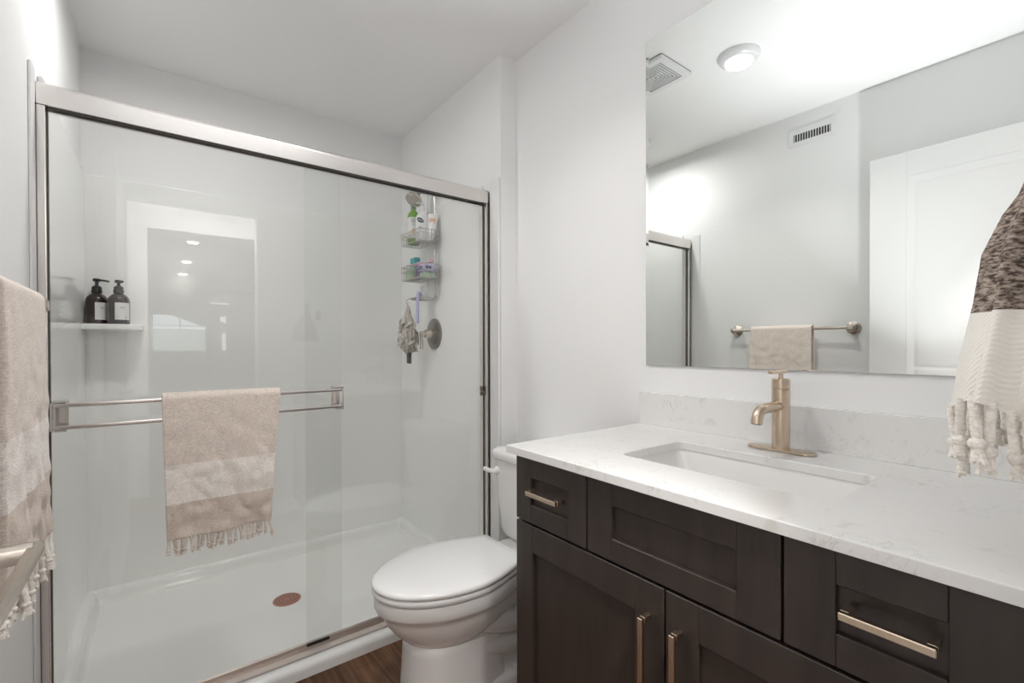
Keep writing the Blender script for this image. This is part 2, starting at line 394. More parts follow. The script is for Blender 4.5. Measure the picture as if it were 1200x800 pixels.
for i, (a, b_) in enumerate(WX):
    bm = bmesh.new()
    for lo, hi in (((a, -9.08, 1.02), (a+0.03, -9.03, 1.86)), ((b_-0.03, -9.08, 1.02), (b_, -9.03, 1.86)), ((a+0.03, -9.08, 1.02), (b_-0.03, -9.03, 1.05)), ((a+0.03, -9.08, 1.83), (b_-0.03, -9.03, 1.86))):
        add_box(bm, lo, hi, 0.003)
    if i == 0: add_box(bm, ((a+b_)/2-0.012, -9.07, 1.05), ((a+b_)/2+0.012, -9.04, 1.83), 0.003)
    w = struct('window_%d' % (i+1), bm, M['trim'])
    if i == 0:
        for q0, q1 in ((a+0.03, (a+b_)/2-0.012), ((a+b_)/2+0.012, b_-0.03)): box_obj('pane', (q0, -9.058, 1.05), (q1, -9.052, 1.83), M['windowglass'], w, 0)
    else: box_obj('pane', (a+0.03, -9.058, 1.05), (b_-0.03, -9.052, 1.83), M['windowglass'], w, 0)

# the left-hand bathroom door, swung open along the left wall
bm = bmesh.new()
dx0, dx1, dy0, dy1, dz0, dz1 = -0.185, -0.150, 0.052, 0.753, ZF+0.012, 2.03
add_box(bm, (dx0, dy0, dz0), (dx1-0.006, dy1, dz1), 0.0015)
st = 0.140
def face_rail(y0, y1, z0, z1): add_box(bm, (dx1-0.0065, y0, z0), (dx1, y1, z1), 0.0015)
face_rail(dy0, dy0+st, dz0, dz1); face_rail(dy1-st, dy1, dz0, dz1)
face_rail(dy0+st, dy1-st, dz1-0.115, dz1); face_rail(dy0+st, dy1-st, 0.86, 1.0); face_rail(dy0+st, dy1-st, dz0, dz0+0.2)
door = struct('door_1', bm, M['trim'])
for za, zb in ((dz0+0.2, 0.86), (1.0, dz1-0.115)):      # moulded panels
    bm = bmesh.new()
    ya, yb = dy0+st, dy1-st
    rings = []
    for ins, dep in ((0.0, 0.0), (0.012, -0.0008), (0.026, -0.0055), (0.034, -0.0055), (0.05, -0.001)):
        rings.append([V(dx1+dep, ya+ins, za+ins), V(dx1+dep, yb-ins, za+ins), V(dx1+dep, yb-ins, zb-ins), V(dx1+dep, ya+ins, zb-ins)])
    add_loft(bm, rings, False, True); obj('door_panel', bm, M['trim'], door)
bm = bmesh.new()
hy, hz = 0.697, 0.912
add_lathe(bm, (dx1, hy, hz), (1, 0, 0), [(0, 0.033), (0.006, 0.033), (0.010, 0.028), (0.0101, 0.011), (0.044, 0.0105), (0.046, 0.008)], 28)
poly = [(-0.011, 0), (0.011, 0)]
ls = [(0.012, 0.0), (0.004, 0.0), (-0.07, -0.001), (-0.165, 0.0)]
rings = []
for (dy, dzz) in ls:
    hw = 0.0075
    rings.append([V(dx1+0.040, hy+dy, hz+dzz-hw), V(dx1+0.047, hy+dy, hz+dzz-hw), V(dx1+0.0505, hy+dy, hz+dzz-hw*0.5), V(dx1+0.0505, hy+dy, hz+dzz+hw*0.5), V(dx1+0.047, hy+dy, hz+dzz+hw), V(dx1+0.040, hy+dy, hz+dzz+hw)])
add_loft(bm, rings)
obj('door_handle', bm, M['nickel'], door, label='nickel lever door handle')

# ================================================================ SHOWER
sh = thing('shower_stall', 'white acrylic three-wall shower stall with low curb base and corner shelf', 'shower stall', (0.486, 2.25, ZF))
SX0, SX1, SY1, ST = XL+0.012, XR-0.012, YB-0.012, 1.89
# base: curb, ledge round the walls, dished floor
bm = bmesh.new()
NX, NY = 34, 26
YC0, YC1, CT = 1.737, 1.850, 0.010
def base_z(x, y):
    d = min(x-SX0, SX1-x, SY1-y)
    df = y-YC1
    fl = -0.020+0.012*min(1, math.hypot((x-0.46)/0.75, (y-2.29)/0.5))
    led = 0.050
    a = 1-min(1, max(0, (d-0.022)/0.022)); a = a*a*(3-2*a)
    z = fl+(led-fl)*a
    c = 1-min(1, max(0, df/0.03)); c = c*c*(3-2*c)
    return max(z, fl+(CT-fl)*c)
def cuts(a, b, fine, n):
    s = sorted(set([a]+[a+f for f in fine]+[b-f for f in fine]+[b]+[a+0.06+(b-a-0.12)*i/n for i in range(n+1)])); return s
fine = (0.011, 0.022, 0.026, 0.030, 0.034, 0.038, 0.044)
xs = cuts(SX0, SX1, fine, 24)
ys = sorted(set([YC1+f for f in (0, 0.005, 0.010, 0.015, 0.020, 0.025, 0.03)]+[YC1+0.06+(SY1-YC1-0.12)*i/18 for i in range(19)]+[SY1-f for f in fine]+[SY1]))
g = [[bm.verts.new((x, y, base_z(x, y))) for x in xs] for y in ys]
for j in range(len(ys)-1):
    for i in range(len(xs)-1): bm.faces.new((g[j][i], g[j][i+1], g[j+1][i+1], g[j+1][i]))
pr = [(YC1, CT), (YC0+0.016, CT-0.002), (YC0+0.007, CT-0.006), (YC0+0.001, CT-0.014), (YC0, CT-0.022), (YC0, ZF)]
pv = [[bm.verts.new((x, y, z)) for x in xs] for y, z in pr]
for j in range(len(pr)-1):
    for i in range(len(xs)-1): bm.faces.new((pv[j][i], pv[j][i+1], pv[j+1][i+1], pv[j+1][i]))
bmesh.ops.remove_doubles(bm, verts=bm.verts[:], dist=1e-5)
obj('shower_base', bm, M['acrylic'], sh, smooth=50)
def panel_wall(lo, hi): return box_obj('wall_panel', lo, hi, M['acrylic'], sh, 0.004)
panel_wall((XL+0.0005, 1.838, 0.0), (SX0, SY1, ST)); panel_wall((SX1, 1.838, 0.0), (XR-0.0005, SY1, ST)); panel_wall((XL+0.0005, SY1, 0.0), (XR-0.0005, YB-0.0005, ST))
box_obj('front_flange', (XR-0.014, 1.702, CT), (XR-0.0005, 1.7705, 1.89), M['acrylic'], sh, 0.005)
bm = bmesh.new()
add_box(bm, (XL+0.0004, 1.715, CT-0.01), (XL+0.006, 1.7705, 1.874), 0.002)
obj('front_flange', bm, M['trim'], sh)
bm = bmesh.new()
add_prism(bm, [(SX0, SY1), (SX0, 2.615), (-0.075, 2.615), (-0.060, 2.620), (-0.052, 2.640), (-0.050, SY1)], 'z', 1.203, 1.228, 0.006, 3)
obj('corner_shelf', bm, M['acrylic'], sh)
# shallow raised rib panel moulded at the back wall beside the shelf
bm = bmesh.new(); add_lathe(bm, (0.46, 2.29, -0.0205), (0, 0, 1), [(0, 0.058), (0.003, 0.058), (0.0045, 0.055), (0.0047, 0.0)], 40, True, False)
dr = obj('drain', bm, M['drain'], sh, label='reddish bronze round drain cover')
bm = bmesh.new()
for ring, k in ((0.018, 8), (0.032, 16), (0.045, 22)):
    for i in range(k):
        a = 2*PI*i/k; add_lathe(bm, (0.46+ring*math.cos(a), 2.29+ring*math.sin(a), -0.0158), (0, 0, 1), [(0, 0.0032), (0.0003, 0.003)], 8)
obj('drain_holes', bm, M['dark'], dr)

# sliding glass enclosure
en = thing('shower_door', 'framed sliding glass shower door with silver header across the alcove', 'shower door', (0.486, 1.80, CT))
HY0, HY1 = 1.776, 1.836
EX0, EX1 = XL+0.0005, XR-0.003
bm = bmesh.new()
add_prism(bm, [(HY0, 1.788), (HY0, 1.835), (HY0+0.006, 1.848), (HY0+0.018, 1.853), (HY1-0.01, 1.853), (HY1, 1.845), (HY1, 1.788), (HY1-0.012, 1.788), (HY1-0.012, 1.80), (HY0+0.010, 1.80), (HY0+0.010, 1.788)], 'x', EX0, EX1)
hd = obj('header', bm, M['silver'], en, smooth=25)
bm = bmesh.new(); add_box(bm, (EX0+0.03, HY0+0.0105, 1.786), (EX1-0.03, HY0+0.020, 1.7995)); obj('header_channel', bm, M['rubber'], hd)
bm = bmesh.new()
TZ = CT+0.0006
add_prism(bm, [(HY0-0.004, TZ), (HY0-0.004, TZ+0.006), (HY0+0.012, TZ+0.012), (HY0+0.016, TZ+0.012), (HY0+0.016, TZ+0.004), (HY1-0.016, TZ+0.004), (HY1-0.016, TZ+0.018), (HY1-0.012, TZ+0.024), (HY1-0.008, TZ+0.018), (HY1-0.004, TZ)], 'x', EX0, EX1)
obj('bottom_track', bm, M['track'], en, smooth=25)
for x0, x1 in ((EX0, EX0+0.024), (EX1-0.024, EX1)):
    bm = bmesh.new(); add_box(bm, (x0, HY0+0.002, TZ+0.0125), (x1, HY1-0.002, 1.7875), 0.003)
    j = obj('side_jamb', bm, M['silver'], en)
    s = x1 if x0 < 0.3 else x0
    bm = bmesh.new(); add_box(bm, (s-0.0005 if x0 < 0.3 else s-0.002, HY0+0.016, TZ+0.03), (s+0.002 if x0 < 0.3 else s+0.0005, HY0+0.030, 1.785)); obj('bumper_seal', bm, M['rubber'], j)
GY0, GY1 = 1.795, 1.820
p1 = box_obj('sliding_panel', (EX0+0.026, GY0, TZ+0.020), (0.553, GY0+0.006, 1.805), M['glass'], en, 0, smooth=0)
p2 = box_obj('sliding_panel', (0.432, GY1-0.004, TZ+0.028), (EX1-0.026, GY1+0.002, 1.805), M['glass'], en, 0, smooth=0)
# double towel bar on the outer panel
BY = 1.748
bar_root = p1
for zc in (0.970, 0.909):
    bm = bmesh.new(); add_box(bm, (-0.228, BY-0.006, zc-0.006), (0.541, BY+0.006, zc+0.006), 0.003); obj('towel_bar', bm, M['silver'], p1)
for x0, x1 in ((-0.232, -0.200), (0.516, 0.546)):
    bm = bmesh.new()
    add_box(bm, (x0, BY-0.003, 0.902), (x1, GY0, 0.978), 0.003) if False else None
    for z0, z1 in ((0.9765, 0.981), (0.8985, 0.9025)):
        add_box(bm, (x0, BY-0.008, z0), (x1, GY0, z1), 0.001)
    add_box(bm, (x0, GY0-0.004, 0.8985), (x1, GY0, 0.981), 0.001)
    xe = x0 if x0 < 0 else x1-0.005
    add_box(bm, (xe, BY-0.008, 0.8985), (xe+0.005, BY+0.010, 0.981), 0.001)
    obj('bar_bracket', bm, M['silver'], p1)
bm = bmesh.new(); add_box(bm, (0.425, GY0-0.006, TZ+0.024), (0.505, GY0-0.001, TZ+0.036), 0.002); obj('guide_block', bm, M['black'], en, label='black plastic bottom guide block')
bm = bmesh.new(); add_box(bm, (EX1-0.040, GY0+0.004, 0.900), (EX1-0.024, GY0+0.016, 0.945), 0.002); add_lathe(bm, (EX1-0.03, GY0+0.004, 0.915), (0, -1, 0), [(0, 0.007), (0.006, 0.006)], 14); obj('bumper', bm, M['darknickel'], en, label='small dark bumper clip')

# ================================================================ TOWELS
def hang_towel(name, along, a0, a1, axis_c, zbar, rad, front_len, back_len, front_dir, mat, seed, narrow=(0, 0), thick=0.010, root=None, wav=0.006):
    """a folded towel over a horizontal bar. along 'x' or 'y'; axis_c: bar coordinate across; front_dir: sign of the across axis that faces the room"""
    bm = bmesh.new()
    nu, path = 56, []
    nf, na, nb = 60, 9, 40
    for i in range(nf): path.append((rad, zbar-front_len*(1-i/nf), 1-i/nf))
    for i in range(na+1):
        a = PI*i/na; path.append((rad*math.cos(a), zbar+rad*math.sin(a), 0))
    for i in range(1, nb+1): path.append((-rad, zbar-back_len*i/nb, -i/nb))
    grid = []
    for d, z, f in path:
        row = []
        for k in range(nu+1):
            t = k/nu
            fr = abs(f)
            lo = a0+narrow[0]*fr; hi = a1-narrow[1]*fr
            al = lo+(hi-lo)*t
            w = mnoise.noise(Vector((t*3.2+seed, z*5.0, seed)))*wav + mnoise.noise(Vector((t*6+seed, z*22, 3.1)))*wav*0.55 + mnoise.noise(Vector((t*14+seed, z*30, 8.1)))*wav*0.28
            w *= (0.25+0.75*abs(f))
            w += wav*0.5*math.sin(t*7+seed+z*9)*fr
            zz = z+(mnoise.noise(Vector((t*2.5+seed, 7.7, 0)))*0.008)*fr - 0.004*math.cos((t-0.5)*PI)*0
            dd = d+(abs(w)*0.9 if d > 0 else -abs(w)*0.3)
            across = axis_c+front_dir*dd
            row.append(bm.verts.new((al, across, zz) if along == 'x' else (across, al, zz)))
        grid.append(row)
    for i in range(len(grid)-1):
        for k in range(nu): bm.faces.new((grid[i][k], grid[i][k+1], grid[i+1][k+1], grid[i+1][k]))
    hem = [v.co.copy() for v in grid[0]]
    o = obj('towel_cloth', bm, mat, root, smooth=80)
    sd = o.modifiers.new('thickness', 'SOLIDIFY'); sd.thickness = thick; sd.offset = 0.0; sd.use_rim = True
    ss = o.modifiers.new('soft', 'SUBSURF'); ss.levels = 1; ss.render_levels = 1
    return o, hem
def tassels(root, hem, n, length, mat, r=0.0035, jitter=0.5, knot=0.0055):
    rnd = random.Random(len(hem)*n)
    for i in range(n):
        t = (i+0.5)/n*(len(hem)-1); k = min(len(hem)-2, int(t)); p = hem[k].lerp(hem[k+1], t-k)
        L = length*(0.85+0.3*rnd.random()); dx = Vector((rnd.uniform(-1, 1), rnd.uniform(-1, 1), 0))*length*0.16*jitter
        bm = bmesh.new()
        pts = [p+V(0, 0, 0.006), p+dx*0.3-V(0, 0, L*0.25), p+dx*0.8-V(0, 0, L*0.6), p+dx-V(0, 0, L)]
        add_tube(bm, pts, r, 7, 3, radii=[r*0.8, r, r*1.05, r*0.9, r, r*1.1, r*0.9, r, r*1.2, r*1.4])
        kp = p+dx*0.85-V(0, 0, L*0.72)
        add_sphere(bm, kp, knot, 10, 7, (1, 1, 0.9))
        # loose tuft under the knot
        for q in range(3):
            e = p+dx*1.1-V(0, 0, L*1.05)+V(rnd.uniform(-1, 1), rnd.uniform(-1, 1), rnd.uniform(-.4, .4))*knot
            add_tube(bm, [kp, kp.lerp(e, 0.6), e], r*0.55, 5)
        obj('tassel', bm, mat, root, smooth=60)

tw = thing('hand_towel', 'beige hand towel with cream stripe hanging over the shower door bar', 'towel', (0.17, BY, 0.53))
tm = towel_mat('beige striped towel', [(-9, TAUPE), (0.655-0.53, CREAM), (0.772-0.53, BEIGE)])
o, hem = hang_towel('towel', 'x', 0.008, 0.332, BY, 0.970, 0.016, 0.425, 0.39, -1, tm, 2.3, (0.010, 0.034), 0.010, tw, 0.014)
tassels(tw, hem, 26, 0.042, M['fringe'], 0.0042, 1.3, 0.0062)

# towel bar on the left wall
lb = thing('towel_rack', 'nickel towel bar with round rosettes mounted on the left wall', 'towel bar', (XLW, 1.155, 1.222))
LBX, LBZ = -0.205, 1.222
for y in (0.85, 1.46):
    bm = bmesh.new()
    add_lathe(bm, (XLW, y, LBZ), (1, 0, 0), [(0, 0.033), (0.005, 0.033), (0.008, 0.029), (0.012, 0.028), (0.016, 0.022), (0.020, 0.020), (0.026, 0.013), (0.045, 0.011), (0.050, 0.014), (0.066, 0.015), (0.070, 0.011), (0.071, 0.0)], 28, True, False)
    obj('post', bm, M['nickel'], lb)
bm = bmesh.new(); add_tube(bm, [(LBX, 0.852, LBZ), (LBX, 1.458, LBZ)], 0.008, 16); obj('bar', bm, M['nickel'], lb)
tw = thing('bath_towel', 'beige towel with cream stripe hanging on the left wall bar beside door handle', 'towel', (LBX, 1.18, 0.74))
tm = towel_mat('beige striped bath towel', [(-9, TAUPE), (0.875-0.74, CREAM), (0.985-0.74, BEIGE)])
o, hem = hang_towel('towel', 'y', 1.02, 1.345, LBX, LBZ, 0.016, 0.475, 0.44, 1, tm, 5.1, (-0.004, -0.012), 0.011, tw, 0.014)
tassels(tw, hem, 22, 0.058, M['fringe2'], 0.0046, 1.1, 0.0068)

# towel on the hook of the doorway wall, over the counter end
hk = thing('wall_hook', 'dark metal robe hook on the doorway wall above the vanity end', 'hook', (0.86, YF, 1.40))
bm = bmesh.new(); add_lathe(bm, (0.86, YF, 1.42), (0, 1, 0), [(0, 0.022), (0.005, 0.022), (0.008, 0.018), (0.009, 0.006)], 24)
obj('back_plate', bm, M['darknickel'], hk)
bm = bmesh.new(); add_tube(bm, [(0.86, YF+0.006, 1.415), (0.86, YF+0.016, 1.390), (0.86, YF+0.024, 1.385), (0.86, YF+0.029, 1.395)], 0.004, 10, 5); add_sphere(bm, (0.86, YF+0.029, 1.397), 0.006); obj('prong', bm, M['darknickel'], hk)
tw = thing('hanging_towel', 'dark brown towel with broad cream end and knotted fringe hanging from the wall hook', 'towel', (0.84, 0.08, 1.05))
LV = [  # z, centre y, half-depth y, half-width x, centre x
    (1.385, 0.052, 0.008, 0.014, 0.858), (1.372, 0.052, 0.011, 0.022, 0.855), (1.340, 0.054, 0.015, 0.034, 0.85), (1.310, 0.056, 0.020, 0.050, 0.845), (1.285, 0.060, 0.028, 0.064, 0.84),
    (1.24, 0.068, 0.036, 0.076, 0.84), (1.18, 0.071, 0.039, 0.086, 0.84), (1.13, 0.075, 0.042, 0.094, 0.835), (1.09, 0.078, 0.044, 0.102, 0.835), (1.058, 0.080, 0.045, 0.106, 0.835)]
bm = bmesh.new(); rings = []; n = 96
LVs = []
for a, b2 in zip(LV, LV[1:]):
    for k in range(5): LVs.append([a[i]+(b2[i]-a[i])*k/5 for i in range(5)])
LVs.append(list(LV[-1]))
for li, (z, cy, ry, rx, cx) in enumerate(LVs):
    f = li/(len(LVs)-1); r_ = []
    for i in range(n):
        t = 2*PI*i/n
        fold = 1+(0.05+0.13*f)*math.sin(7*t+0.5*f)+0.05*f*math.sin(13*t+1.3+2*f)
        dz = -0.018*f**6*(0.5+0.5*math.sin(1.0*t+2.2))+0.010*f**6*math.sin(3*t)
        r_.append(V(cx+rx*math.cos(t)*fold, max(0.0345, cy+ry*math.sin(t)*fold), z+dz))
    rings.append(r_)
# turn the lower edge inward so the cloth has thickness
inner = [V(0.84+(p.x-0.84)*0.90, 0.08+(p.y-0.08)*0.86, p.z+0.002) for p in rings[-1]]
inner2 = [V(0.84+(p.x-0.84)*0.86, 0.08+(p.y-0.08)*0.80, p.z+0.05) for p in rings[-1]]
add_loft(bm, rings+[inner, inner2], True, True)
def hooktowel():
    mt, nt, b = new_mat('brown and cream woven towel')
    tc = nt.nodes.new('ShaderNodeTexCoord'); sp = nt.nodes.new('ShaderNodeSeparateXYZ'); nt.links.new(tc.outputs['Object'], sp.inputs[0])
    mp = nt.nodes.new('ShaderNodeMapping'); mp.inputs['Scale'].default_value = (110, 110, 330); nt.links.new(tc.outputs['Object'], mp.inputs[0])
    n = nt.nodes.new('ShaderNodeTexNoise'); n.inputs['Scale'].default_value = 1.0; n.inputs['Detail'].default_value = 2; nt.links.new(mp.outputs[0], n.inputs['Vector'])
    r = nt.nodes.new('ShaderNodeValToRGB'); e = r.color_ramp.elements
    e[0].position = 0.38; e[0].color = (0.085, 0.060, 0.052, 1); e[1].position = 0.66; e[1].color = (0.50, 0.42, 0.36, 1)
    nt.links.new(n.outputs['Fac'], r.inputs['Fac'])
    gt = nt.nodes.new('ShaderNodeMath'); gt.operation = 'GREATER_THAN'; gt.inputs[1].default_value = 1.168-1.05
    nt.links.new(sp.outputs['Z'], gt.inputs[0])
    mx = nt.nodes.new('ShaderNodeMix'); mx.data_type = 'RGBA'; mx.inputs['A'].default_value = (0.90, 0.87, 0.82, 1)
    nt.links.new(gt.outputs[0], mx.inputs['Factor']); nt.links.new(r.outputs['Color'], mx.inputs['B']); nt.links.new(mx.outputs['Result'], b.inputs['Base Color'])
    wv = nt.nodes.new('ShaderNodeTexWave'); wv.wave_type = 'BANDS'; wv.bands_direction = 'DIAGONAL'; wv.inputs['Scale'].default_value = 95; wv.inputs['Distortion'].default_value = 1.2
    nt.links.new(tc.outputs['Object'], wv.inputs['Vector'])
    bp = nt.nodes.new('ShaderNodeBump'); bp.inputs['Strength'].default_value = 0.35; bp.inputs['Distance'].default_value = 0.002
    ad = nt.nodes.new('ShaderNodeMath'); ad.operation = 'ADD'; nt.links.new(wv.outputs['Fac'], ad.inputs[0]); nt.links.new(n.outputs['Fac'], ad.inputs[1])
    nt.links.new(ad.outputs[0], bp.inputs['Height']); nt.links.new(bp.outputs['Normal'], b.inputs['Normal'])
    b.inputs['Roughness'].default_value = 0.95; b.inputs['Specular IOR Level'].default_value = 0.1
    return mt
obj('towel_cloth', bm, hooktowel(), tw, smooth=80)
hemr = rings[-1]+[rings[-1][0]]
tassels(tw, hemr, 22, 0.070, M['fringe2'], 0.0052, 1.0, 0.0085)
bm = bmesh.new()
rings = []
for z, w, t in ((1.395, 0.006, 0.006), (1.385, 0.012, 0.010), (1.365, 0.016, 0.014), (1.345, 0.018, 0.015), (1.325, 0.019, 0.014)):
    rings.append([V(0.930+w*math.cos(2*PI*i/24)*(1+0.12*math.sin(5*2*PI*i/24)), 0.066+t*math.sin(2*PI*i/24)*(1+0.2*math.sin(6*PI*i/24)), z) for i in range(24)])
add_loft(bm, rings)
tag(obj('wash_cloth', bm, M['purplecloth'], origin=(0.93, 0.066, 1.325)), 'dark purple cloth hanging behind the brown towel on the wall hook', 'cloth')

# ================================================================ VANITY
va = thing('vanity_cabinet', 'dark espresso shaker vanity cabinet with drawers and doors under the countertop', 'vanity cabinet', (1.03, 0.513, ZF))
VY0, VY1, VX = 0.056, 0.972, 0.755
bm = bmesh.new()
add_box(bm, (VX+0.021, VY0, 0.06), (XW-0.001, VY0+0.018, 0.8465)); add_box(bm, (VX+0.021, VY1-0.018, 0.06), (XW-0.001, VY1, 0.8465))
add_box(bm, (VX+0.021, VY0+0.018, 0.06), (XW-0.001, VY1-0.018, 0.078)); add_box(bm, (XW-0.012, VY0+0.018, 0.078), (XW-0.001, VY1-0.018, 0.8465))
for y in (VY0+0.018, 0.304, 0.706, VY1-0.040): add_box(bm, (VX+0.021, y, 0.66 if 0.2 < y < 0.8 else 0.078), (VX+0.040, y+0.022, 0.8465))
for z in (0.66, 0.826): add_box(bm, (VX+0.021, VY0+0.018, z), (VX+0.0395, VY1-0.018, z+0.020))
add_box(bm, (VX+0.021, 0.507, 0.078), (VX+0.039, 0.529, 0.66))
add_box(bm, (VX+0.08, VY0+0.002, ZF), (VX+0.095, VY1-0.002, 0.06))
add_box(bm, (VX+0.095, VY0+0.002, ZF), (XW-0.002, VY0+0.02, 0.06)); add_box(bm, (VX+0.095, VY1-0.02, ZF), (XW-0.002, VY1-0.002, 0.06))
obj('body', bm, M['espresso'], va, smooth=0)
def shaker(name, y0, y1, z0, z1, stile, rail):
    bm = bmesh.new(); x0, x1 = VX, VX+0.0205
    add_box(bm, (x0, y0, z0), (x1, y0+stile, z1), 0.0012, 1); add_box(bm, (x0, y1-stile, z0), (x1, y1, z1), 0.0012, 1)
    add_box(bm, (x0+0.0002, y0+stile, z0), (x1, y1-stile, z0+rail), 0.0012, 1); add_box(bm, (x0+0.0002, y0+stile, z1-rail), (x1, y1-stile, z1), 0.0012, 1)
    add_box(bm, (x0+0.010, y0+stile-0.002, z0+rail-0.002), (x1-0.002, y1-stile+0.002, z1-rail+0.002))
    return obj(name, bm, M['espresso'], va, smooth=0)
def pull(parent, c, L, vertical):
    bm = bmesh.new(); x0, x1 = VX-0.032, VX-0.022; h = 0.0055; y, z = c
    if vertical:
        add_box(bm, (x0, y-h, z-L/2), (x1, y+h, z+L/2), 0.0012, 1)
        for e in (-1, 1): zz = z+e*(L/2-h); add_box(bm, (x1-0.001, y-h, zz-h), (VX, y+h, zz+h), 0.001, 1)
    else:
        add_box(bm, (x0, y-L/2, z-h), (x1, y+L/2, z+h), 0.0012, 1)
        for e in (-1, 1): yy = y+e*(L/2-h); add_box(bm, (x1-0.001, yy-h, z-h), (VX, yy+h, z+h), 0.001, 1)
    obj('handle', bm, M['champagne'], parent, label='champagne bronze bar pull')
d = shaker('drawer', 0.720, 0.971, 0.677, 0.840, 0.060, 0.047); pull(d, (0.842, 0.764), 0.108, False)
shaker('false_front', 0.3145, 0.7155, 0.677, 0.840, 0.068, 0.047)
d = shaker('drawer', 0.057, 0.3100, 0.677, 0.840, 0.068, 0.047); pull(d, (0.180, 0.766), 0.100, False)
d = shaker('door', 0.5200, 0.971, 0.070, 0.671, 0.066, 0.068); pull(d, (0.552, 0.530), 0.165, True)
d = shaker('door', 0.057, 0.5160, 0.070, 0.671, 0.066, 0.068); pull(d, (0.484, 0.530), 0.165, True)

# countertop with cut-out and backsplash
CTZ, CTB = 0.867, 0.847
ct = thing('countertop', 'white quartz vanity countertop with backsplash and sink cut-out', 'countertop', (1.03, 0.513, CTB))
SKX0, SKX1, SKY0, SKY1 = 0.892, 1.142, 0.292, 0.737
bm = bmesh.new()
ox = rounded_rect(0.737, 0.036, XW-0.001, 0.993, 0.0015, 6); ih = rounded_rect(SKX0, SKY0, SKX1, SKY1, 0.022, 6)
def ringv(poly, z, ins=0):
    return [bm.verts.new((p[0], p[1], z)) for p in poly]
def inset_rect(i): return rounded_rect(0.737+i, 0.036, XW-0.001, 0.993-i, 0.0015, 6)
rs = [ringv(ih, CTB), ringv(ih, CTZ-0.002), ringv(rounded_rect(SKX0-0.002, SKY0-0.002, SKX1+0.002, SKY1+0.002, 0.024, 6), CTZ), ringv(inset_rect(0.003), CTZ), ringv(inset_rect(0.001), CTZ-0.001), ringv(inset_rect(0), CTZ-0.003), ringv(ox, CTB)]
rs.append(rs[0]); nn = len(ox)
for a, b2 in zip(rs, rs[1:]):
    for i in range(nn): bm.faces.new((a[i], a[(i+1) % nn], b2[(i+1) % nn], b2[i]))
obj('worktop', bm, M['quartz'], ct)
bm = bmesh.new(); add_box(bm, (XW-0.020, 0.036, CTZ), (XW-0.001, 0.993, 0.974), 0.0015); obj('backsplash', bm, M['quartz'], ct)

# undermount sink
sk = thing('sink', 'white rectangular undermount sink basin set into the countertop', 'sink', (1.017, 0.5145, 0.72))
bm = bmesh.new()
def rr(i, r, z, sl=0.0): return [V(p[0], p[1], z) for p in rounded_rect(SKX0-0.004+i, SKY0-0.004+i+sl, SKX1+0.004-i, SKY1+0.004-i-sl, r, 8)]
rings = [rr(-0.02, 0.03, CTB-0.001), rr(0.0, 0.026, CTB-0.001), rr(0.002, 0.026, CTB-0.006), rr(0.006, 0.028, 0.80, 0.012), rr(0.012, 0.032, 0.755, 0.024), rr(0.022, 0.040, 0.735, 0.034), rr(0.045, 0.045, 0.728, 0.045), rr(0.10, 0.02, 0.725, 0.09)]
outer = [rr(-0.02, 0.03, CTB-0.010), rr(-0.008, 0.03, CTB-0.012), rr(-0.002, 0.03, 0.79, 0.012), rr(0.012, 0.04, 0.722, 0.034), rr(0.1, 0.02, 0.715, 0.09)]
vs = add_loft(bm, list(reversed(outer))+rings)
obj('basin', bm, M['porcelain'], sk, smooth=60)
bm = bmesh.new(); add_lathe(bm, (1.017, 0.5145, 0.7252), (0, 0, 1), [(0, 0.022), (0.003, 0.022), (0.004, 0.019), (0.002, 0.015), (0.006, 0.014), (0.007, 0.010), (0.0072, 0.0)], 28, True, False); obj('drain', bm, M['champagne'], sk)

# faucet
FX, FY = 1.235, 0.5145; CTF = CTZ+0.0006
fa = thing('faucet', 'champagne bronze single-hole faucet with lever standing behind the sink', 'faucet', (FX, FY, CTF))
bm = bmesh.new()
st_ = []
for k in range(24):
    a = 2*PI*k/24; sy = 0.054 if math.sin(a) >= 0 else -0.054
    st_.append((FX+0.025*math.cos(a), FY+sy+0.025*math.sin(a)))
add_prism(bm, st_, 'z', CTF, CTF+0.006, 0.0015, 2); obj('deck_plate', bm, M['champagne'], fa)
bm = bmesh.new(); add_lathe(bm, (FX, FY, CTF+0.006), (0, 0, 1), [(0, 0.0205), (0.002, 0.0205), (0.146, 0.0205), (0.1475, 0.0195)], 40); obj('body', bm, M['champagne'], fa)
bm = bmesh.new(); add_lathe(bm, (FX, FY, CTF+0.1542), (0, 0, 1), [(0, 0.0195), (0.0008, 0.0205), (0.023, 0.0205), (0.025, 0.0190), (0.0252, 0.0)], 40, True, False)
add_lathe(bm, (FX, FY, CTF+0.1790), (0, 0, 1), [(0, 0.0055), (0.015, 0.0050)], 16)
lv = obj('cap', bm, M['champagne'], fa)
bm = bmesh.new(); add_box(bm, (FX-0.058, FY-0.0065, CTF+0.192), (FX+0.020, FY+0.0065, CTF+0.200), 0.002); obj('lever', bm, M['champagne'], lv)
bm = bmesh.new()
z0 = CTF+0.112
add_tube(bm, [(FX-0.010, FY, z0), (FX-0.05, FY, z0), (FX-0.088, FY, z0), (FX-0.108, FY, z0-0.004), (FX-0.122, FY, z0-0.016), (FX-0.127, FY, z0-0.034)], 0.0125, 20, 6)
sp_ = obj('spout', bm, M['champagne'], fa)
bm = bmesh.new(); add_lathe(bm, (FX-0.1272, FY, z0-0.0342), (-0.2, 0, -1), [(0, 0.010), (0.0005, 0.009)], 18); obj('aerator', bm, M['dark'], sp_)

